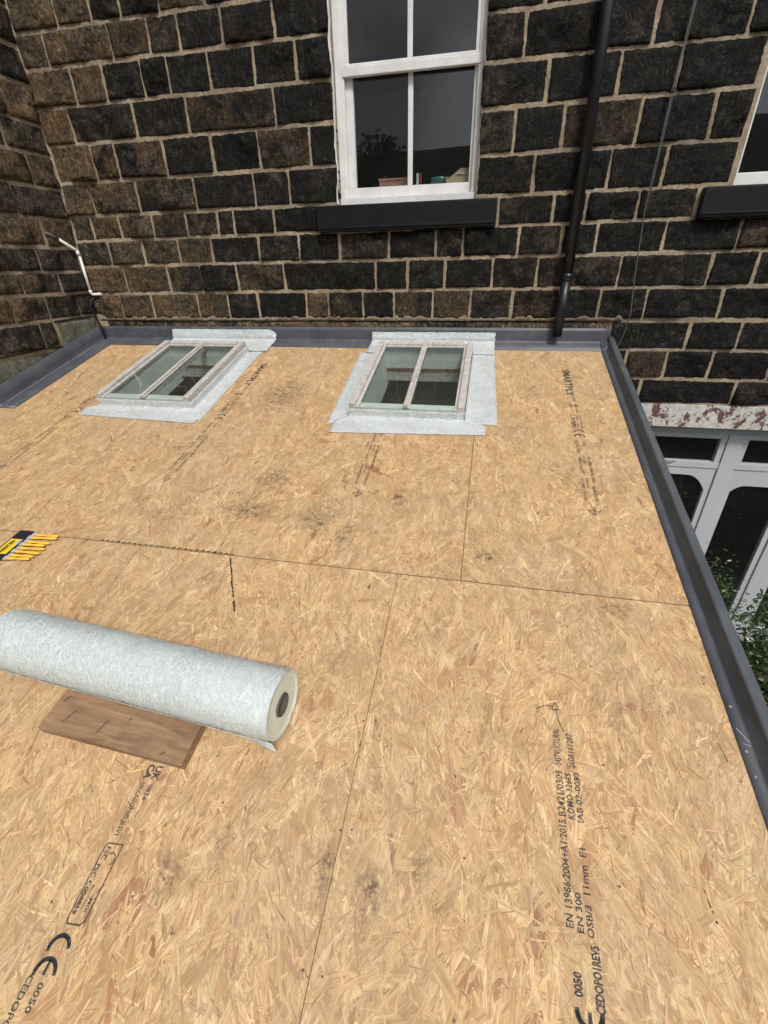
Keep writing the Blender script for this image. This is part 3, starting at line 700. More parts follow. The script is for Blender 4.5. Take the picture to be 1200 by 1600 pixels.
def flakes(board, x0, x1, v0, v1, dens):
    bt = random.uniform(.96, 1.03) * np.array([random.uniform(.99, 1.01), 1.0, random.uniform(.96, 1.03)])
    area = (x1 - x0) * (v1 - v0); N = int(area * dens)
    cx = RNG.uniform(x0, x1, N); cy = RNG.uniform(v0, v1, N)
    kind = RNG.random(N)
    big_ = kind < .09
    Ln = np.where(big_, RNG.uniform(.08, .17, N), np.where(kind < .36, RNG.uniform(.04, .12, N), np.where(kind < .7, RNG.uniform(.02, .07, N), RNG.uniform(.008, .045, N))))
    Wd = np.where(big_, RNG.uniform(.018, .046, N), np.where(kind < .36, RNG.uniform(.006, .022, N), np.where(kind < .7, RNG.uniform(.002, .007, N), RNG.uniform(.0009, .0028, N))))
    dn = np.array([[noise.noise(Vector((x * 3.1, y * 2.3, 7 + x0))) for x, y in zip(cx[::50], cy[::50])]]).ravel() if False else 0
    ang = np.where(RNG.random(N) < .22, RNG.uniform(0, math.pi, N), math.pi / 2 + RNG.normal(0, .48, N) + .5 * np.sin(cx * 5.3 + cy * 2.1 + x0) * np.sin(cy * 4.7 - cx * 3 + x0))
    # layer height: big ones low, slivers may lie on top
    h = .0001 + .0011 * RNG.random(N) ** .8 * np.where(kind < .36, .78, 1.0)
    ta = RNG.normal(0, .006, N); tb = RNG.normal(0, .03, N)
    shp = np.array([(-.5, -.35), (-.44, -.5), (.40, -.5), (.5, -.22), (.47, .30), (.36, .5), (-.38, .5), (-.5, .2)])
    k = len(shp); u = shp[None, :, 0] + RNG.normal(0, .035, (N, k)); w_ = shp[None, :, 1] + RNG.normal(0, .11, (N, k))
    # splintered, slightly pointed ends for some
    pt = (RNG.random(N) < .4)[:, None]; w_ = np.where(pt & (np.abs(u) > .46), w_ * .4, w_)
    U = u * Ln[:, None]; Wv = w_ * Wd[:, None]
    ca, sa = np.cos(ang)[:, None], np.sin(ang)[:, None]
    X = cx[:, None] + U * ca - Wv * sa; Y = cy[:, None] + U * sa + Wv * ca
    tb = tb * np.minimum(1, .010 / Wd); ta = ta * np.minimum(1, .05 / Ln)
    Z = np.clip(h[:, None] + U * ta[:, None] + Wv * tb[:, None], -.0004, .0015) + .00035
    ok = (X.min(1) > x0) & (X.max(1) < x1) & (Y.min(1) > v0) & (Y.max(1) < v1)
    X = np.clip(X, x0 + .0008, x1 - .0008); Y = np.clip(Y, v0 + .0008, v1 - .0008)
    for a, b, c_, d_ in HOLES:
        ok2 = ~((X.max(1) > a) & (X.min(1) < b) & (Y.max(1) > c_) & (Y.min(1) < d_)); 
        X, Y, Z, U, Wv, cx, cy, kind = [q[ok2] for q in (X, Y, Z, U, Wv, cx, cy, kind)]
        N = len(cx)
    ti = RNG.choice(len(TONES), N, p=TP / TP.sum()); tone = TONES[ti] * np.where((kind < .36)[:, None], RNG.uniform(.70, 1.16, (N, 1)), RNG.uniform(.74, 1.2, (N, 1))) * RNG.normal(1, .02, (N, 3))
    # small specks darker, small bright slivers
    sm = kind > .7; r_ = RNG.random(N)
    tone = np.where((sm & (r_ < .45))[:, None], tone * np.array([.42, .34, .27]), tone); tone = np.where((sm & (r_ > .74))[:, None], np.minimum(tone * 1.2, .86), tone) * bt
    red = (kind < .8) & (ti >= 7); tone = np.where(red[:, None] & (ti == 8)[:, None], TONES[7], tone)
    me = bpy.data.meshes.new('flake_layer'); nv = N * k
    me.vertices.add(nv); me.vertices.foreach_set('co', np.stack([X, Y, Z], -1).astype(np.float32).ravel())
    me.loops.add(nv); me.loops.foreach_set('vertex_index', np.arange(nv, dtype=np.int32))
    me.polygons.add(N); me.polygons.foreach_set('loop_start', np.arange(0, nv, k, dtype=np.int32)); me.polygons.foreach_set('loop_total', np.full(N, k, dtype=np.int32))
    a1 = me.attributes.new('tone', 'FLOAT_COLOR', 'FACE'); a1.data.foreach_set('color', np.concatenate([tone, np.ones((N, 1))], 1).astype(np.float32).ravel())
    a2 = me.attributes.new('grain', 'FLOAT_VECTOR', 'POINT'); sd_ = RNG.uniform(0, 50, N)[:, None]
    a2.data.foreach_set('vector', np.stack([U + sd_, Wv + sd_ * .37, np.zeros_like(U)], -1).astype(np.float32).ravel())
    me.update(calc_edges=True)
    o = link('flake_layer', me, M['osb_flake'], board); o['kind'] = 'stuff'; return o
UP = [-3.475, -2.237, -1.127, -.017, .872]; LO = [-3.475, -2.745, -1.512, -.277, .872]
def mkrow(xs, v0, v1, dens):
    out = []
    for a, b in zip(xs[:-1], xs[1:]):
        ga, gb = [(.0002 if x in (-2.237, -2.745, -1.512) else .0003 if x == -1.127 else .0005 if x == -.277 else .0008) for x in (a, b)]
        o = slab(a + ga, b - gb, v0, v1); fl_ = flakes(o, a + ga, b - gb, v0, v1, dens); out.append(o)
    return out
up = mkrow(UP, -2.3905, -.02, 9500); lo = mkrow(LO, -4.84, -2.3935, 12500)
# joists under the joints keep light out
jo = MB()
for x in UP[1:4]: jo.box((x - .025, -2.36, -.12), (x + .025, -1.22 if x == -2.237 else -.03, -.0185))
for x in LO[1:4]: jo.box((x - .025, -4.8, -.12), (x + .025, -2.42, -.0185))
jo.box((-3.47, -2.41, -.14), (.86, -2.37, -.0185)); jo.build('joist', M['plank_wood'], roof)

# ---------------- printed lettering on the boards
def text(par, s, x, v, size, length, up_dir, bold=0.0, h=.0020):
    cu = bpy.data.curves.new('t', 'FONT'); cu.body = s; cu.size = 1; cu.offset = bold; cu.resolution_u = 2
    o = bpy.data.objects.new('t', cu); col.objects.link(o)
    bpy.context.view_layer.update()
    dg = bpy.context.evaluated_depsgraph_get(); me = bpy.data.meshes.new_from_object(o.evaluated_get(dg))
    bpy.data.objects.remove(o); bpy.data.curves.remove(cu)
    co = np.zeros(len(me.vertices) * 3); me.vertices.foreach_get('co', co); co = co.reshape(-1, 3)
    w0 = co[:, 0].max() - co[:, 0].min(); co[:, 0] -= co[:, 0].min()
    sx_ = length / w0; sy = size / .72
    a = co[:, 0] * sx_; b = co[:, 1] * sy
    if up_dir: P = np.stack([x - b, v + a, np.full(len(a), h)], 1)
    else: P = np.stack([x + b, v - a, np.full(len(a), h)], 1)
    fs = [tuple(p.vertices) for p in me.polygons]; bpy.data.meshes.remove(me)
    return P.tolist(), fs
class Ink:
    def __init__(s, par): s.mb = MB(); s.par = par
    def t(s, txt, x, v, size, length, up_dir, bold=0.02):
        P, F = text(s.par, txt, x, v, size, length, up_dir, bold); s.mb.add(P, F); return s
    def line(s, pts, w_=.003):
        for a, b in zip(pts[:-1], pts[1:]):
            d = Vector((b[0] - a[0], b[1] - a[1])); n = Vector((-d.y, d.x)).normalized() * w_ / 2; e = d.normalized() * w_ * .3
            s.mb.add([(a[0] - n.x - e.x, a[1] - n.y - e.y, .0020), (b[0] - n.x + e.x, b[1] - n.y + e.y, .0020), (b[0] + n.x + e.x, b[1] + n.y + e.y, .0020), (a[0] + n.x - e.x, a[1] + n.y - e.y, .0020)], [(0, 1, 2, 3)])
        return s
    def arc(s, cx, cy, r, a0, a1, w_, n=14, ex=1.0):
        return s.line([(cx + r * math.cos(rad(a0 + (a1 - a0) * i / n)), cy + ex * r * math.sin(rad(a0 + (a1 - a0) * i / n))) for i in range(n + 1)], w_)
    def done(s): return s.mb.build('printed_lettering', M['ink'], s.par)
# lower right board: text climbs the slope
I = Ink(lo[3])
I.line([(.308, -2.872), (.318, -2.845), (.330, -2.868), (.308, -2.872)]).line([(.262, -2.876), (.285, -2.862), (.310, -2.860)]).line([(.320, -2.868), (.326, -2.905), (.338, -2.935)]).line([(.282, -2.90), (.290, -2.93)], .002)
I.t('24STRUCTURAL', .325, -3.035, .019, .105, True).t('2608161207', .362, -3.038, .018, .100, True)
I.t('B2421/0309', .325, -3.165, .020, .115, True, .02).t('KOMO 32665', .348, -3.168, .017, .115, True).t('IAB 02-0093', .371, -3.172, .016, .125, True)
I.t('EN 13986:2004+A1:2015', .323, -3.395, .018, .222, True, .02).t('EN 300', .3455, -3.40, .0145, .075, True).t('OSB/3', .368, -3.405, .0155, .060, True).t('11mm  E1', .368, -3.325, .017, .095, True)
I.t('CEDOPO1REV5', .375, -3.526, .018, .110, True, .04).t('0050', .331, -3.508, .018, .040, True, .04)
I.arc(.342, -3.527, .026, 180, 360, .010, 18, 1.0).line([(.342, -3.551), (.342, -3.529)], .008).arc(.338, -3.600, .027, 180, 360, .010, 18, 1.0)
I.done()
# lower left board: text runs down the slope
I = Ink(lo[1]); I2 = Ink(lo[2])
x0 = -.897
I2.t('UK', x0 + .004, -3.248, .022, .042, False, .04).t('CA', x0 - .022, -3.248, .022, .042, False, .04)
I2.t('0836', x0 + .008, -3.300, .014, .042, False).t('UKCADOPREQREV1', x0 - .020, -3.300, .015, .135, False, .02)
bx = [(-.876, -3.452), (-.920, -3.455), (-.925, -3.462), (-.925, -3.615), (-.918, -3.625), (-.884, -3.622), (-.876, -3.612), (-.876, -3.452)]
I2.line(bx, .0035).t('FSC', -.918, -3.462, .012, .03, False, .03).arc(-.893, -3.487, .014, -60, 200, .0025).t('MIX', -.893, -3.57, .009, .03, False).t('FSC C008859', -.921, -3.502, .011, .105, False, .04).t('Board from', -.903, -3.545, .007, .05, False)
I2.arc(-.908, -3.672, .026, 20, 190, .009).arc(-.912, -3.715, .026, 10, 190, .009).line([(-.912, -3.715), (-.912, -3.692)], .007)
I2.t('CEDOPO1REV5', -.947, -3.722, .016, .150, False, .02).t('0050', -.912, -3.728, .015, .05, False)
I2.done()
# upper boards
for bi, xc in ((3, .565), (2, -.572), (1, -1.672), (0, -2.79)):
    I = Ink(up[bi]); b0 = xc - .028
    T = lambda s, dx, v, sz, L_, bo=.01: I.t(s, xc + dx, v, sz, L_, False, bo)
    if bi != 2:
        T('SMARTPLY', -.026, -.465, .045, .36, .03); T('max', .005, -.845, .018, .05)
        T('UK', .003, -.93, .02, .04, .04); T('CA', -.024, -.93, .02, .04, .04); T('0836', .010, -.985, .012, .05)
        I.line([(xc - .028, -1.06), (xc + .024, -1.06), (xc + .024, -1.20), (xc - .028, -1.20), (xc - .028, -1.06)], .004)
        T('FSC', .0, -1.07, .014, .04, .03); T('FSC C008859', -.022, -1.085, .013, .105, .04); T('MIX', -.002, -1.15, .01, .04)
        I.arc(xc, -1.245, .026, 10, 170, .008); I.arc(xc, -1.29, .026, 10, 170, .008); I.line([(xc, -1.29), (xc, -1.268)], .007)
    T('CEDOPO1REV5', -.030, -1.32, .016, .13, .02); T('0050', .008, -1.33, .014, .05)
    T('OSB/3 11mm E1', -.030, -1.475, .016, .14, .02); T('EN 300', -.008, -1.475, .014, .06, .02); T('EN 13986:2004+A1:2015', .016, -1.475, .015, .22, .03)
    T('IAB 02-0093 2608161207', -.036, -1.66, .014, .17, .02); T('KOMO 32665', -.014, -1.655, .013, .08, .02); T('B2421/0309 24STRUCTURAL', .010, -1.72, .015, .12, .02)
    I.line([(xc - .002, -1.87), (xc - .002, -1.925)], .004).line([(xc - .028, -1.90), (xc - .002, -1.932), (xc + .024, -1.90), (xc - .028, -1.90)], .0035)
    I.done()
# dark broken pen / tear marks
mk = MB(); 
for i in range(16):
    if i in (12,): continue
    a = i / 16; x = -1.047 + .151 * a + random.uniform(-.003, .003); v = -2.407 - .27 * a
    mk.add([(x - .005, v, .002), (x + .004, v, .002), (x + .012, v - random.uniform(.013, .020), .002), (x + random.uniform(.002, .006), v - random.uniform(.012, .019), .002)], [(0, 3, 2, 1)])
for i in range(24):
    x = -1.75 + .72 * i / 24; mk.add([(x, -2.3885, .002), (x + .024, -2.3885, .002), (x + .02, -2.382 + random.uniform(0, .006), .002), (x, -2.3865, .002)], [(0, 1, 2, 3)])
mk.build('tar_mark', M['pen'], up[1])
# nail heads on the boards
nl = MB()
def disc(mb, x, y, z0, r, hh, n=8):
    vs = [(x + r * math.cos(2 * math.pi * k / n), y + r * math.sin(2 * math.pi * k / n), z0) for k in range(n)] + [(x + r * .8 * math.cos(2 * math.pi * k / n), y + r * .8 * math.sin(2 * math.pi * k / n), z0 + hh) for k in range(n)]
    mb.add(vs, [(k, (k + 1) % n, n + (k + 1) % n, n + k) for k in range(n)] + [tuple(range(n, 2 * n))])
for X_ in (-.29, -.25, -1.0, -.65, .05, .45, .80, -1.48):
    for vv in np.arange(-3.9, -2.4, .3): disc(nl, X_ + random.uniform(-.01, .01), vv + random.uniform(-.02, .02), .0012, .0035, .0008)
o = nl.build('nail_head', M['nail_rust'], roof); o['kind'] = 'stuff'

# ---------------- trims
def extrude(name, prof, a, b, axis, mat, parent, closed=False, nseg=24, wob=.0008, smooth=True):
    """prof: list of (p,q); swept along x or v in the roof frame"""
    vs = []; n = len(prof)
    for i in range(nseg + 1):
        s_ = a + (b - a) * i / nseg
        for j, (p_, q_) in enumerate(prof):
            dz = wob * noise.noise(Vector((s_ * 3, j * .7, 0)))
            vs.append((p_, s_, q_ + dz) if axis == 'v' else (s_, p_, q_ + dz))
    fs = []
    for i in range(nseg):
        for j in range(n - 1):
            a_ = i * n + j; fs.append((a_, a_ + 1, a_ + n + 1, a_ + n))
    me = bpy.data.meshes.new(name); me.from_pydata(vs, [], fs); me.polygons.foreach_set('use_smooth', [smooth] * len(fs)); me.update()
    o = link(name, me, M[mat], parent)
    md = o.modifiers.new('s', 'SOLIDIFY'); md.thickness = .0022; md.offset = 0
    return o
def arcp(cx, cy, r, a0, a1, n=4): return [(cx + r * math.cos(rad(a0 + (a1 - a0) * i / n)), cy + r * math.sin(rad(a0 + (a1 - a0) * i / n))) for i in range(n + 1)]
prof = [(.833, .0035), (.860, .0040)] + arcp(.862, .0145, .0105, -90, -30, 4) + [(.8905, .0440)] + arcp(.899, .0405, .0095, 150, 70, 4) + [(.922, .0475)] + arcp(.924, .0405, .007, 80, 0, 4) + [(.931, .0), (.931, -.13)]
tr = extrude('verge_trim', prof, .015, -4.9, 'v', 'grp_trim', roof, nseg=40); tr['label'] = 'dark grey raised edge trim down the right side of the roof'
for v in (-2.773, -2.906, -2.974, -1.9, -1.2, -3.4, -3.7, -4.1):
    m_ = MB(); disc(m_, .848, v, .0048, .0045, .0016, 10); m_.box((.845, v - .0008, .0062), (.851, v + .0008, .0068)); m_.build('screw', M['nail_rust' if v < -3.1 or v > -2 else 'screw_metal'], tr)
# scuffs on trim
def scuff(par, pts, w_=.0012, z_=.0062):
    m_ = MB()
    for a, b in zip(pts[:-1], pts[1:]):
        d = (Vector(b) - Vector(a)); n = Vector((-d.y, d.x, 0)).normalized() * w_
        m_.add([Vector(a) - n, Vector(b) - n, Vector(b) + n, Vector(a) + n], [(0, 1, 2, 3)])
    m_.build('scratch_mark', M['scratch'], par)
scuff(tr, [(.842, -2.84, .0058), (.874, -2.893, .0062)]); scuff(tr, [(.845, -2.885, .0058), (.872, -2.889, .0062)], .0008); scuff(tr, [(.838, -1.6, .0058), (.85, -1.66, .0058)], .0008)
# back flashing: leg on the deck + upstand on the wall (roof frame, wall leans by TH)
prof = [(-.158, .0035), (-.03, .0045)] + [(-.026, .0065), (-.019, .011), (-.0165, .022)]
uvz = [(.05), (.10)]
prof += [(.0245 * 0 + z_ * st_ - .021 * ct, z_ * ct + .021 * st_) for z_ in (.045, .075, .104)]
fb = extrude('wall_flashing', prof, -3.475, .905, 'x', 'grp_trim', roof, nseg=60, wob=.0012); fb['label'] = 'dark grey flashing strip along the foot of the house wall'
fb.data.flip_normals()
# left flashing
prof = [(-3.307, .0035), (-3.436, .0045), (-3.448, .007), (-3.4535, .018), (-3.456, .05), (-3.462, .122)]
flh = extrude('wall_flashing', prof, .0, -1.27, 'v', 'grp_trim', roof, nseg=30, wob=.0012); flh['label'] = 'dark grey flashing strip along the left side wall'
scuff(flh, [(-3.440 + .0015 * math.sin(i), -.20 - i * .1, .0105) for i in range(11)], .0026)
# mitre cover at the back right corner
MB().add([(.835, -.158, .0065), (.905, -.158, .0065), (.928, -.06, .052), (.905, -.012, .053), (.84, -.02, .010)], [(0, 1, 2, 4), (2, 3, 4)]).build('corner_cover', M['grp_trim'], roof)
# lean-to walls and floor below
LW = MB(); LW.box((.80, -4.85, -3.2), (.90, -.001, -2.0))
vs = [(.80, -.001, -.13), (.925, -.001, -.13), (.925, -4.72, -1.38), (.80, -4.72, -1.38), (.80, -.001, -3.2), (.925, -.001, -3.2), (.925, -4.72, -3.2), (.80, -4.72, -3.2)]
LW = MB().add(vs, [(0, 1, 2, 3), (1, 5, 6, 2), (2, 6, 7, 3), (3, 7, 4, 0), (0, 4, 5, 1), (4, 7, 6, 5)])
vs = [(-3.48, -4.62, -1.36), (.80, -4.62, -1.36), (.80, -4.72, -1.39), (-3.48, -4.72, -1.39)]
LW.add(vs + [(x, y, -3.2) for x, y, z_ in vs], [(0, 3, 2, 1), (0, 1, 5, 4), (2, 3, 7, 6), (4, 5, 6, 7)])
o = LW.build('lean_to_wall', M['render_wall'], None); setp(o, 'plain low wall carrying the lean-to roof beside the shrubs', 'wall')
o = MB().box((-3.48, -4.62, -2.82), (.80, -.001, -2.78)).build('room_floor', M['interior_wall']); setp(o, kind='structure')

# ---------------- skylights
def skylight(x0, x1, v0, v1, lab, midf):
    H = .058; T_ = .10          # kerb height and top of frame
    k = MB(); th = .045
    for (a, b, c_, d_, lo_) in ((x0 + .01, x0 + .01 + th, v0 + .02, v1, -.24), (x1 - .01 - th, x1 - .01, v0 + .02, v1, -.20), (x0 + .01 + th, x1 - .01 - th, v1 - th, v1, -.095), (x0 + .01 + th, x1 - .01 - th, v0 + .02, v0 + .02 + th, -.20)):
        k.box((a, c_, lo_), (b, d_, H))
    sky_ = k.build('skylight', M['pale_green_paint'], roof); sky_['label'] = lab
    sw = .062
    for (a, b) in ((x0, x0 + sw), (x1 - sw, x1)):
        m_ = MB().box((a, v0, H + .001), (b, v1, H + .022), .002)
        inn = (a + .018, b) if a == x0 else (a, b - .018)
        m_.box((a + (.0 if a == x0 else .020), v0 + .002, H + .0222), (b - (.020 if a == x0 else 0), v1, T_), .004)
        m_.build('stile', M['weathered_paint'], sky_)
    MB().box((x0 + sw + .001, v1 - .050, H + .001), (x1 - sw - .001, v1, T_ - .001), .004).box((x0 + sw + .001, v1 - .066, H + .020), (x1 - sw - .001, v1 - .0502, H + .028), .001).build('top_rail', M['weathered_paint'], sky_)
    MB().box((x0 + sw + .001, v0 + .012, H + .001), (x1 - sw - .001, v0 + .062, H + .016), .002).build('bottom_rail', M['pale_green_paint'], sky_)
    xm = x0 + (x1 - x0) * midf
    MB().box((xm - .020, v0 + .004, H + .0225), (xm + .020, v1 - .051, H + .030), .002).box((xm - .011, v0 + .003, H + .0302), (xm + .011, v1 - .051, T_ + .002), .004).box((xm - .014, v0 + .063, H - .02), (xm + .014, v1 - .051, H + .016)).build('glazing_bar', M['weathered_paint'], sky_)
    for a, b in ((x0 + sw - .008, xm - .006), (xm + .006, x1 - sw + .008)):
        MB().box((a, v0 + .006, H + .0172), (b, v1 - .055, H + .0212)).build('glass_pane', M['skylight_glass'], sky_)
    # reveal lining below the deck
    rv = MB(); a, b, c_, d_ = x0 + .055, x1 - .055, v0 + .065, v1 - .045
    for bx_ in (((a - .02, c_ - .02, -.36), (a, d_ + .02, -.221)), ((b, c_ - .02, -.36), (b + .02, d_ + .02, -.221)), ((a, d_, -.30), (b, d_ + .02, -.221)), ((a, c_ - .02, -.26), (b, c_, -.221))):
        rv.box(*bx_)
    MB().box((x0 + .056, v1 - .052, -.122), (x1 - .056, v1 - .02, -.0955)).build('ceiling_beam', M['beam_wood'], sky_)
    MB().box((x0 + .056, v1 - .050, -.20), (x1 - .056, v1 - .02, -.1225)).build('reveal_lining', M['weathered_paint'], sky_)
    nm = MB()
    for i in range(3): nm.tube([(x0 + .15 + i * .2, v1 - .051, -.110), (x0 + .15 + i * .2, v1 - .064, -.106)], .006, 6)
    nm.build('nail', M['bark'], sky_)
    return sky_
skylight(-.795, -.084, -1.19, -.245, 'right hand skylight with flaking white frame and two panes', .503)
skylight(-2.632, -1.905, -1.19, -.275, 'left hand skylight with flaking white frame and two panes', .505)

# ---------------- fibreglass strips round the skylights (lie on the deck, top level)
def ribbons(parent, surf, n, L_=.05, wd=.0011, name='loose_strand', law=None):
    vs = []; fs = []
    for _ in range(n):
        u, v = random.random(), random.random(); a = law() if law else random.uniform(0, math.pi); cv = random.uniform(-14, 14); ln = random.uniform(.4, 1) * L_
        pts = []
        for i in range(5):
            s_ = (i / 4 - .5) * ln; aa = a + cv * s_; pts.append(surf(u, v, s_ * math.cos(aa), s_ * math.sin(aa), aa))
        base = len(vs)
        for (p_, t_) in pts: vs += [tuple(Vector(p_) - Vector(t_) * wd / 2), tuple(Vector(p_) + Vector(t_) * wd / 2)]
        fs += [(base + 2 * i, base + 2 * i + 1, base + 2 * i + 3, base + 2 * i + 2) for i in range(4)]
    o = MB().add(vs, fs).build(name, M['strand_bright'], parent); o['kind'] = 'stuff'; return o
def strip(pts_in, pts_out, label, prof_h, resin=True, nU=40, nV=10, seed=0, fray=.006, flare=False):
    """sheet between an inner line (high on the kerb) and an outer line on the deck, in roof coordinates
       prof_h(t): height for t 0 (inner) .. 1 (outer)"""
    vs = []
    def P(s_, t_):
        a = Vector(pts_in[0]).lerp(Vector(pts_in[1]), s_); b = Vector(pts_out[0]).lerp(Vector(pts_out[1]), s_)
        tt = max(0.0, (t_ - .28) / .72); q = a.lerp(b, tt)
        if flare: q.x = a.x + (b.x - a.x) * min(1, tt * 5)
        h = prof_h(t_)
        if t_ >= .999 or s_ <= .001 or s_ >= .999:
            q = q + Vector((noise.noise(Vector((s_ * 40, t_ * 20, seed))), noise.noise(Vector((s_ * 40, t_ * 20, seed + 7))))) * fray
        h += .0022 * noise.noise(Vector((q.x * 16, q.y * 16, seed))) + .0012
        return (q.x, q.y, max(h, .0022))
    for j in range(nV + 1):
        for i in range(nU + 1): vs.append(P(i / nU, j / nV))
    fs = [(j * (nU + 1) + i, j * (nU + 1) + i + 1, (j + 1) * (nU + 1) + i + 1, (j + 1) * (nU + 1) + i) for j in range(nV) for i in range(nU)]
    me = bpy.data.meshes.new('fibreglass_strip'); wv = [RW(*v) for v in vs]; org = Vector(wv[0])
    me.from_pydata([tuple(Vector(v) - org) for v in wv], [], fs); me.polygons.foreach_set('use_smooth', [True] * len(fs)); me.update()
    o = link('fibreglass_strip', me, M['glass_mat_resin']); o.location = org; setp(o, label, 'fibreglass strip')
    md = o.modifiers.new('s', 'SOLIDIFY'); md.thickness = .0012; md.offset = 1
    Lx = (Vector(pts_out[1]) - Vector(pts_out[0])).length; Wx = (Vector(pts_out[0]) - Vector(pts_in[0])).length + .05
    def surf(u, v, du, dv, aa):
        s_ = min(.998, max(.002, u + du / Lx)); t_ = min(.995, max(.005, v + dv / Wx)); p_ = P(s_, t_)
        d = Vector((pts_out[1][0] - pts_out[0][0], pts_out[1][1] - pts_out[0][1], 0)).normalized(); n_ = Vector((-d.y, d.x, 0))
        tv = -d * math.sin(aa) + n_ * math.cos(aa)
        return (Vector(RW(p_[0], p_[1], p_[2] + .0022)) - org, Vector(RW(*tv)) )
    ribbons(o, surf, int(Lx * Wx * 9000))
    return o
def kerb(t_, H=.062, base=.0022):
    if t_ < .28: return H + (base - H) * (t_ / .28)
    if t_ < .40: return base + .004 * (1 - (t_ - .28) / .12)
    return base
hi = lambda e: (lambda t_: kerb(t_) + e)
# right skylight
strip([(-.800, -1.195), (-.800, -.24)], [(-.925, -1.29), (-.955, -.235)], 'white fibreglass strip along the left side of the right skylight', hi(0), seed=1)
strip([(-.079, -.24), (-.079, -1.20)], [(.075, -.20), (.112, -1.215)], 'white fibreglass strip along the right side of the right skylight', hi(.0005), seed=2)
strip([(-.802, -1.192), (-.077, -1.192)], [(-.885, -1.375), (.046, -1.325)], 'white fibreglass strip along the lower edge of the right skylight', hi(.0030), seed=3, flare=True)
# left skylight
strip([(-1.90, -.27), (-1.90, -1.20)], [(-1.785, -.21), (-1.79, -1.33)], 'white fibreglass strip along the right side of the left skylight', hi(.0), seed=4)
strip([(-2.638, -1.192), (-1.898, -1.192)], [(-2.735, -1.315), (-1.812, -1.350)], 'white fibreglass strip along the lower edge of the left skylight', hi(.0030), seed=5, flare=True)
# top bandages lapping onto the wall flashing
def top_strip(xa, xb, v0, zt, label, seed, roundend=0):
    nU, nV = 50, 14; vs = []; org = Vector((xa, 0, 0))
    def P(s_, t_):
        x = xa + (xb - xa) * s_
        e = roundend * max(0, (s_ - .93) / .07) ** 2 * .035
        if t_ < .5: v = v0 + (-.036 - v0) * (t_ / .5); h = .0115 if v < -.05 else .0115 + (v + .05) * .3; q = Vector(RW(x, v, h + .002 * noise.noise(Vector((x * 20, v * 20, seed)))))
        else:
            k_ = (t_ - .5) / .5; a = Vector(RW(x, -.036, .0165)); b = Vector((x, -.0255, zt - e)); q = a.lerp(b, k_); q.y -= .010 * math.sin(math.pi * k_) * (1 - k_)
        if t_ in (0.0, 1.0) or s_ in (0.0, 1.0):
            q += Vector((noise.noise(Vector((s_ * 30, t_ * 12, seed))), 0, noise.noise(Vector((s_ * 60, t_ * 12, seed + 3))) * .6)) * .010
        return q
    vs = [P(i / nU, j / nV) - org for j in range(nV + 1) for i in range(nU + 1)]
    fs = [(j * (nU + 1) + i, j * (nU + 1) + i + 1, (j + 1) * (nU + 1) + i + 1, (j + 1) * (nU + 1) + i) for j in range(nV) for i in range(nU)]
    me = bpy.data.meshes.new('fibreglass_strip'); me.from_pydata([tuple(v) for v in vs], [], fs); me.polygons.foreach_set('use_smooth', [True] * len(fs)); me.update()
    o = link('fibreglass_strip', me, M['glass_mat_resin']); o.location = org; setp(o, label, 'fibreglass strip')
    md = o.modifiers.new('s', 'SOLIDIFY'); md.thickness = .0015; md.offset = 1
    def surf(u, v, du, dv, aa):
        s_ = min(.995, max(.005, u + du / (xb - xa))); t_ = min(.99, max(.01, v + dv / .3))
        return (P(s_, t_) - org + Vector((0, -.0022, .0018)), Vector((-math.sin(aa), 0, 0)) + Vector(RW(0, math.cos(aa), 0)))
    ribbons(o, surf, int((xb - xa) * .3 * 9000)); return o
top_strip(-.905, .075, -.262, .068, 'white fibreglass strip between the right skylight and the wall flashing', 8)
top_strip(-2.735, -1.745, -.262, .082, 'white fibreglass strip between the left skylight and the wall flashing', 9, 1)

# ------------------------------------------------------------------ pipes and cables on the wall
p_ = MB().tube([(.521, -.074, .050), (.527, -.073, .44)], .034, 20).tube([(.5285, -.073, .425), (.5295, -.073, .468)], .0372, 20).tube([(.528, -.073, .46), (.516, -.073, 1.81), (.505, -.073, 4.5)], .0345, 20)
dp = p_.build('downpipe', M['black_plastic']); setp(dp, 'black plastic pipe running down the stone wall onto the grey flashing', 'pipe')
MB().tube([(.5285, -.073, .4245), (.5285, -.073, .430)], .0385, 20).build('socket_rim', M['black_plastic'], dp)
for zc in (2.6, 4.0): MB().box((.46, -.04, zc), (.57, .0, zc + .05), .004).build('pipe_clip', M['black_plastic'], dp)
c1 = [(.975, -.05, 4.5), (.968, -.045, 2.6), (.971, -.045, 1.793), (.957, -.045, 1.415), (.952, -.05, 1.1), (.949, -.045, .82), (.975, -.045, .45), (1.002, -.05, .201), (.99, -.045, .08), (.966, -.03, -.04), (.945, -.02, -.10)]
mb = MB().tube(c1, .0035, 6); mb.tube([(x + .0085, y, z_) for x, y, z_ in c1[:6]], .003, 6)
o = mb.build('wall_cable', M['cable_grey']); setp(o, 'thin grey cable hanging down the wall right of the black pipe', 'cable')
MB().box((.948, -.052, 1.40), (.972, -.02, 1.425), .002).build('cable_clip', M['black_plastic'], o)
mb = MB(); rr_ = .0115
P1 = [(-3.462, -.20, .778), (-3.448, -.075, .708), (-3.446, -.058, .69), (-3.446, -.052, .66)]; P2 = [(-3.446, -.052, .66), (-3.443, -.052, .385)]
P3 = [(-3.443, -.052, .385), (-3.436, -.050, .369), (-3.42, -.046, .366), (-3.355, -.032, .368)]
o = mb.tube(P1, rr_, 12).tube(P2, rr_, 12).tube(P3, rr_, 12).build('overflow_pipe', M['white_plastic']); setp(o, 'thin bent white plastic pipe in the left corner of the walls', 'pipe')
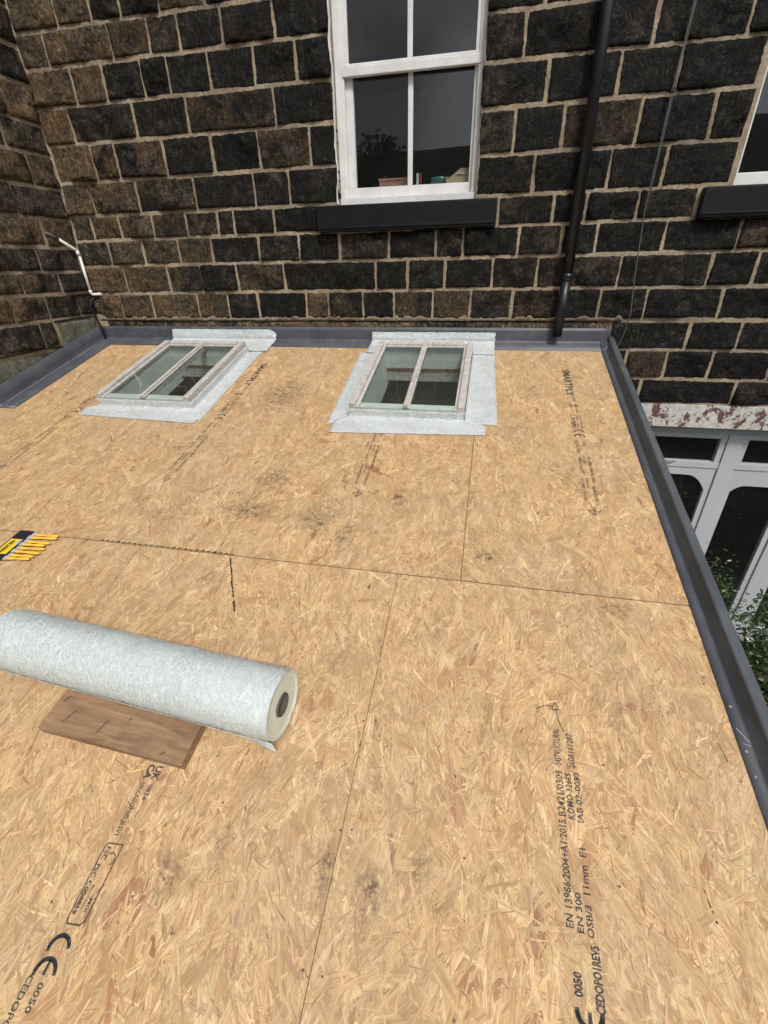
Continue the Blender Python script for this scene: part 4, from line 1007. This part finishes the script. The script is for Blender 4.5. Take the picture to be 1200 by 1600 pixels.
MB().tube([(-3.447, -.066, .70), (-3.446, -.052, .665)], .0145, 12).tube([(-3.443, -.052, .400), (-3.442, -.052, .372)], .0145, 12).build('elbow', M['white_plastic'], o)
MB().tube([(-3.478, -.30, .82), (-3.470, -.24, .80), (-3.463, -.205, .78)], .012, 10).build('pipe_end', M['cable_grey'], o)
o = MB().tube([(-3.40, -.018, .352), (-3.43, -.03, .345), (-3.452, -.07, .318), (-3.452, -.09, .27), (-3.452, -.06, .15), (-3.445, -.045, .04), (-3.44, -.04, -.005)], .0085, 8).build('lead_cable', M['black_plastic'])
setp(o, 'black cable dropping down the left corner onto the grey flashing', 'cable')

# ------------------------------------------------------------------ plank and roll
pk = MB(); 
o = empty('plank', RW(-1.065, -3.11, .0023), (TH, 0, 0)); o.rotation_euler = (Matrix.Rotation(TH, 3, 'X') @ Matrix.Rotation(rad(-2.2), 3, 'Z')).to_euler(); setp(o, 'short brown timber plank lying under the fibreglass roll', 'plank')
MB().box((-.270, -.125, 0), (.272, .105, .038), .003).build('board', M['plank_wood'], o)
pm = MB()
for (x, y, x2, y2) in ((-.20, -.09, -.175, -.045), (-.06, -.10, -.045, -.05), (-.25, -.03, -.235, -.01), (.02, -.04, .03, -.03), (.19, -.11, .20, -.10)):
    d = Vector((x2 - x, y2 - y, 0)); n_ = Vector((-d.y, d.x, 0)).normalized() * .0015; pm.add([Vector((x, y, .0384)) - n_, Vector((x2, y2, .0384)) - n_, Vector((x2, y2, .0384)) + n_, Vector((x, y, .0384)) + n_], [(0, 1, 2, 3)])
pm.build('pencil_mark', M['pen'], o)
RR = .103; RC = .035
ra = Vector(RW(-.512, -3.055, .1435)); rb = Vector(RW(-1.585, -2.988, .1435))
ax = (ra - rb).normalized(); RL = (ra - rb).length
zu = Vector(RW(0, 0, 1)).normalized(); yv = zu.cross(ax).normalized(); zu = ax.cross(yv)
rm = Matrix((ax, yv, zu)).transposed().to_4x4(); rm.translation = rb
roll = empty('fibreglass_roll'); roll.matrix_world = rm; setp(roll, 'large white roll of chopped strand fibreglass mat lying on a brown plank', 'fibreglass roll')
NA = 72; NX = 60; vs = []
def rs(x, a):
    return RR + .0022 * noise.noise(Vector((x * 7, math.cos(a) * 2, math.sin(a) * 2))) + .0009 * noise.noise(Vector((x * 40, math.cos(a) * 9, math.sin(a) * 9)))
A0 = rad(-118)   # tail angle
for i in range(NX + 1):
    x = RL * i / NX
    for k in range(NA + 1):
        a = A0 + 2 * math.pi * k / NA; r_ = rs(x, a) + .006 * (k / NA) - .004
        xe = x + (.004 * noise.noise(Vector((a * 5, x, 1))) if i in (0, NX) else 0)
        vs.append((xe, r_ * math.cos(a), r_ * math.sin(a)))
fs = [(i * (NA + 1) + k, (i + 1) * (NA + 1) + k, (i + 1) * (NA + 1) + k + 1, i * (NA + 1) + k + 1) for i in range(NX) for k in range(NA)]
# loose tail flap
mt = MB().add(vs, fs, True)
mt.build('mat_surface', M['glass_mat'], roll)
tl = []
for i in range(31):
    x = RL * (.02 + .982 * i / 30); fl_ = max(0.0, min(1.0, (i / 30 - .55) / .45)) ** 1.5
    for k in range(7):
        q = k / 6; a = rad(196) + rad(50) * q; r_ = RR + .0045 + .004 * q
        p0 = Vector((r_ * math.cos(a), r_ * math.sin(a))); p1 = Vector((-(RR + .005) * math.cos(rad(16)) - .010 * q * q, -(RR) * math.sin(rad(16)) - (RR - .062) * q))
        p2 = p0.lerp(p1, fl_)
        tl.append((x + .006 * q * noise.noise(Vector((k * 2., x * 9, 3))) + .010 * q * fl_ * (i == 30), p2.x, max(p2.y, -RR - .036)))
fs = [(i * 7 + k, (i + 1) * 7 + k, (i + 1) * 7 + k + 1, i * 7 + k + 1) for i in range(30) for k in range(6)]
fo = MB().add(tl, fs, True).build('mat_tail', M['glass_mat'], roll); md = fo.modifiers.new('s', 'SOLIDIFY'); md.thickness = .0012
# end faces: stepped spiral
for side, xx in ((1, RL - .004), (-1, .004)):
    m_ = MB(); n = 64; rings_ = 26; vs = []
    for j in range(rings_ + 1):
        for k in range(n):
            a = 2 * math.pi * k / n; f_ = j / rings_; r_ = RC + .002 + (RR - .003 - RC) * f_
            vs.append((xx + side * (.0016 * noise.noise(Vector((f_ * 34, math.cos(a) * .6, math.sin(a) * .6))) + (.003 if j > rings_ - 3 else 0)), r_ * math.cos(a), r_ * math.sin(a)))
    fs = [(j * n + k, j * n + (k + 1) % n, (j + 1) * n + (k + 1) % n, (j + 1) * n + k) for j in range(rings_) for k in range(n)]
    if side > 0: fs = [tuple(reversed(f)) for f in fs]
    m_.add(vs, fs, True).build('roll_end', M['roll_end'], roll)
# cardboard core
m_ = MB(); n = 40; vs = []
for (x, r_) in ((-.002, RC), (RL + .001, RC), (RL + .001, RC - .004), (-.002, RC - .004)):
    vs += [(x, r_ * math.cos(2 * math.pi * k / n), r_ * math.sin(2 * math.pi * k / n)) for k in range(n)]
m_.add(vs, [(j * n + k, j * n + (k + 1) % n, ((j + 1) % 4) * n + (k + 1) % n, ((j + 1) % 4) * n + k) for j in range(4) for k in range(n)], True).build('core_tube', M['cardboard_dark'], roll)
def rsurf(u, v, du, dv, aa):
    x = min(RL - .002, max(.002, u * RL + du)); a = 2 * math.pi * v + dv / RR; r_ = rs(x, a) + .0042
    return ((x, r_ * math.cos(a), r_ * math.sin(a)), (-math.sin(aa), -math.sin(a) * math.cos(aa), math.cos(a) * math.cos(aa)))
ribbons(roll, rsurf, 9000, .085, .0010, 'loose_strand', lambda: math.pi / 2 + random.gauss(0, .6))

# ------------------------------------------------------------------ pack of paint brushes
bp = empty('brush_pack', RW(-2.10, -2.50, .003)); bp.rotation_euler = (TH, 0, 0); setp(bp, 'pack of yellow handled paint brushes with a black and yellow card', 'paint brushes')
# local: handles point to +x.  brushes stacked along the card edge which runs down and left
e0 = Vector((.008, .092)); e1 = Vector((-.012, -.066))   # ferrule line from top to bottom
mb = MB(); 
CA = [(-.090, .104), (-.012, .106), (-.030, -.078), (-.112, -.085)]
mb.add([(x, y, .020) for x, y in CA] + [(x, y, .014) for x, y in CA], [(0, 3, 2, 1), (4, 5, 6, 7), (0, 1, 5, 4), (1, 2, 6, 5), (2, 3, 7, 6), (3, 0, 4, 7)]).build('backing_card', M['card_black'], bp)
def quadp(s0, s1, t0, t1, z_):
    def P(s_, t_):
        l = Vector(CA[0]).lerp(Vector(CA[3]), t_); r = Vector(CA[1]).lerp(Vector(CA[2]), t_); q = l.lerp(r, s_); return (q.x, q.y, z_)
    return [P(s0, t0), P(s1, t0), P(s1, t1), P(s0, t1)]
MB().add(quadp(.12, .92, .32, .84, .0212), [(0, 3, 2, 1)]).build('yellow_label', M['card_yellow'], bp)
m_ = MB()
for (s0, s1, t0, t1) in ((.30, .36, .38, .78), (.40, .50, .36, .52), (.40, .50, .55, .80), (.56, .60, .40, .76)): m_.add(quadp(s0, s1, t0, t1, .0218), [(0, 3, 2, 1)])
m_.build('label_print', M['card_black'], bp)
MB().add(quadp(.72, .95, .34, .52, .0220), [(0, 3, 2, 1)]).build('white_label', M['card_white'], bp)
for i in range(8):
    tt = i / 7; c0 = e0.lerp(e1, tt); ang = rad(3 + 2.2 * math.sin(i * 2.1)); Lh = .124 + .012 * math.sin(i * 1.7); zc = .010 + .004 * (i % 2)
    d = Vector((math.cos(ang), math.sin(ang), 0)); s_ = Vector((-d.y, d.x, 0)); base = Vector((c0.x, c0.y, zc))
    vs = []; prof_ = [(0, .0070), (.08, .0100), (.22, .0075), (.42, .0052), (.68, .0086), (.86, .0082), (.96, .005), (1, .001)]
    n = 8
    for (q, r_) in prof_:
        for k in range(n):
            a = 2 * math.pi * k / n; vs.append(base + d * (Lh * q) + s_ * (r_ * math.cos(a)) + Vector((0, 0, r_ * .75 * math.sin(a))))
    fs = [(j * n + k, j * n + (k + 1) % n, (j + 1) * n + (k + 1) % n, (j + 1) * n + k) for j in range(len(prof_) - 1) for k in range(n)]
    br_ = MB().add(vs, fs, True).build('brush', M['brush_handle'], bp)
    def fl(a, b, hw, hz, name, mat):
        q0 = base + d * a; q1 = base + d * b; v8 = [q0 - s_ * hw, q1 - s_ * hw, q1 + s_ * hw, q0 + s_ * hw]
        MB().add([v - Vector((0, 0, hz)) for v in v8] + [v + Vector((0, 0, hz)) for v in v8], [(0, 3, 2, 1), (4, 5, 6, 7), (0, 1, 5, 4), (1, 2, 6, 5), (2, 3, 7, 6), (3, 0, 4, 7)]).build(name, M[mat], br_)
    fl(-.026, .001, .0095, .0045, 'ferrule', 'ferrule'); fl(-.085, -.0265, .0105, .0035, 'bristles', 'bristle')

# ------------------------------------------------------------------ shrubs and trees
def leaves(n, centers, spread, size, mat, name, parent, seed, glint=.05):
    g = np.random.default_rng(seed); idx = g.integers(0, len(centers), n); c_ = np.array(centers)[idx]
    d = g.normal(0, 1, (n, 3)); d /= np.linalg.norm(d, axis=1)[:, None]; P0 = c_ + d * (spread * g.random(n) ** .45)[:, None] * np.array([1, 1, .8])
    ax1 = g.normal(0, 1, (n, 3)); ax1[:, 2] *= .5; ax1 /= np.linalg.norm(ax1, axis=1)[:, None]
    up_ = g.normal(0, .55, (n, 3)) + np.array([0, 0, 1]); sdv = np.cross(ax1, up_); sdv /= np.linalg.norm(sdv, axis=1)[:, None]
    nn = np.cross(sdv, ax1)
    s_ = size * g.uniform(.6, 1.3, n)[:, None]
    V = np.stack([P0, P0 + ax1 * s_ * .45 + sdv * s_ * .24 + nn * s_ * .05, P0 + ax1 * s_, P0 + ax1 * s_ * .45 - sdv * s_ * .24 + nn * s_ * .05], 1)
    V = np.insert(V, 2, V[:, 2] * .35 + V[:, 1] * .65 + 0, 1) if False else V
    me = bpy.data.meshes.new(name); me.vertices.add(n * 4); me.vertices.foreach_set('co', V.astype(np.float32).ravel())
    me.loops.add(n * 4); me.loops.foreach_set('vertex_index', np.arange(n * 4, dtype=np.int32)); me.polygons.add(n)
    me.polygons.foreach_set('loop_start', np.arange(0, n * 4, 4, dtype=np.int32)); me.polygons.foreach_set('loop_total', np.full(n, 4, dtype=np.int32))
    tn = np.clip(g.normal(.45, .22, n), 0, .93); tn[g.random(n) < glint] = 1.0
    a = me.attributes.new('tone', 'FLOAT', 'FACE'); a.data.foreach_set('value', tn.astype(np.float32)); me.update(calc_edges=True)
    o = link(name, me, M[mat], parent); o['kind'] = 'stuff'; return o
def shrub(x, y, h, spread, nl, mat, label, seed, nb=16, lsize=.045, name='shrub', cat='shrub', group='shrubs growing beside the lean-to wall'):
    o = empty(name, (x, y, -2.85)); setp(o, label, cat, group); g = random.Random(seed)
    mb = MB(); cs = []
    for b in range(nb):
        a = g.uniform(0, 2 * math.pi); r_ = g.uniform(.15, 1) * spread; hh = h * g.uniform(.55, 1.0) * (1 - .25 * (r_ / spread))
        p = [Vector((g.uniform(-.06, .06), g.uniform(-.06, .06), 0))]
        for q in range(1, 7):
            f_ = q / 6; p.append(Vector((r_ * math.cos(a) * f_ ** .8 + g.uniform(-.04, .04), r_ * math.sin(a) * f_ ** .8 + g.uniform(-.04, .04), hh * f_)))
        mb.tube(p, .01, 5, radii=[.012 * (1 - .85 * i / 6) for i in range(7)])
        cs += [tuple(v) for v in p[2:]]
        for q in range(3):
            s_ = p[g.randint(2, 5)]; e = s_ + Vector((g.uniform(-.2, .2), g.uniform(-.2, .2), g.uniform(.05, .22))); mb.tube([s_, s_.lerp(e, .5) + Vector((0, 0, .02)), e], .003, 4); cs.append(tuple(e))
    mb.build('stems', M['twig'], o)
    leaves(int(nl * 1.9), cs, .16, lsize * .85, mat, 'foliage', o, seed); return o
shrub(1.50, -1.55, 1.85, .55, 5200, 'leaf_green', 'dark green leafy shrub nearest the grey roof trim', 1)
shrub(2.15, -1.15, 1.75, .60, 5200, 'leaf_green', 'dark green shrub in front of the glazed doors at the right edge', 2)
shrub(1.75, -1.95, 1.85, .6, 5200, 'leaf_rust', 'shrub with rusty orange leaves low beside the roof edge', 3)
shrub(1.45, -2.45, 1.75, .55, 4200, 'leaf_green', 'green shrub below the right roof trim, furthest from the house wall', 4)
shrub(2.75, -1.8, 1.5, .6, 2600, 'leaf_green', 'green shrub standing clear of the lean-to wall', 6)
shrub(1.72, -.62, 1.55, .42, 1100, 'leaf_green', 'thin sparse shrub with bare twigs against the glazed doors', 7, 12, .04)
# trees behind the viewer, mirrored in the windows
def tree(x, y, h, cr, seed, label):
    zb = ground_h(x, y + 3); o = empty('tree', (x, y, zb - .2)); setp(o, label, 'tree', 'trees on the far side of the garden'); g = random.Random(seed)
    mb = MB(); mb.tube([(0, 0, 0), (.1, 0, h * .3), (0, .1, h * .6), (.1, .1, h * .85)], .2, 8, radii=[.28, .22, .14, .05]); cs = []
    for b in range(26):
        a = g.uniform(0, 6.28); z0_ = h * g.uniform(.3, .8); e = Vector((cr * math.cos(a) * g.uniform(.4, 1), cr * math.sin(a) * g.uniform(.4, 1), z0_ + h * g.uniform(.05, .22)))
        mb.tube([(0, 0, z0_), Vector((0, 0, z0_)).lerp(e, .5) + Vector((0, 0, .15)), e], .05, 5, radii=[.09, .05, .015]); cs += [tuple(e), tuple(Vector((0, 0, z0_)).lerp(e, .6))]
    mb.build('trunk', M['bark'], o); leaves(16000, cs, cr * .42, .34, 'leaf_dark', 'crown', o, seed, 0); return o
tree(-7.0, -25.5, 9.4, 2.2, 5, 'broad dark tree across the garden, mirrored in the sash window')
tree(-12.5, -30, 7.6, 3.0, 8, 'wide dark tree further left across the garden')
tree(7.0, -38, 8.0, 3.0, 9, 'dark tree standing to the right across the garden')
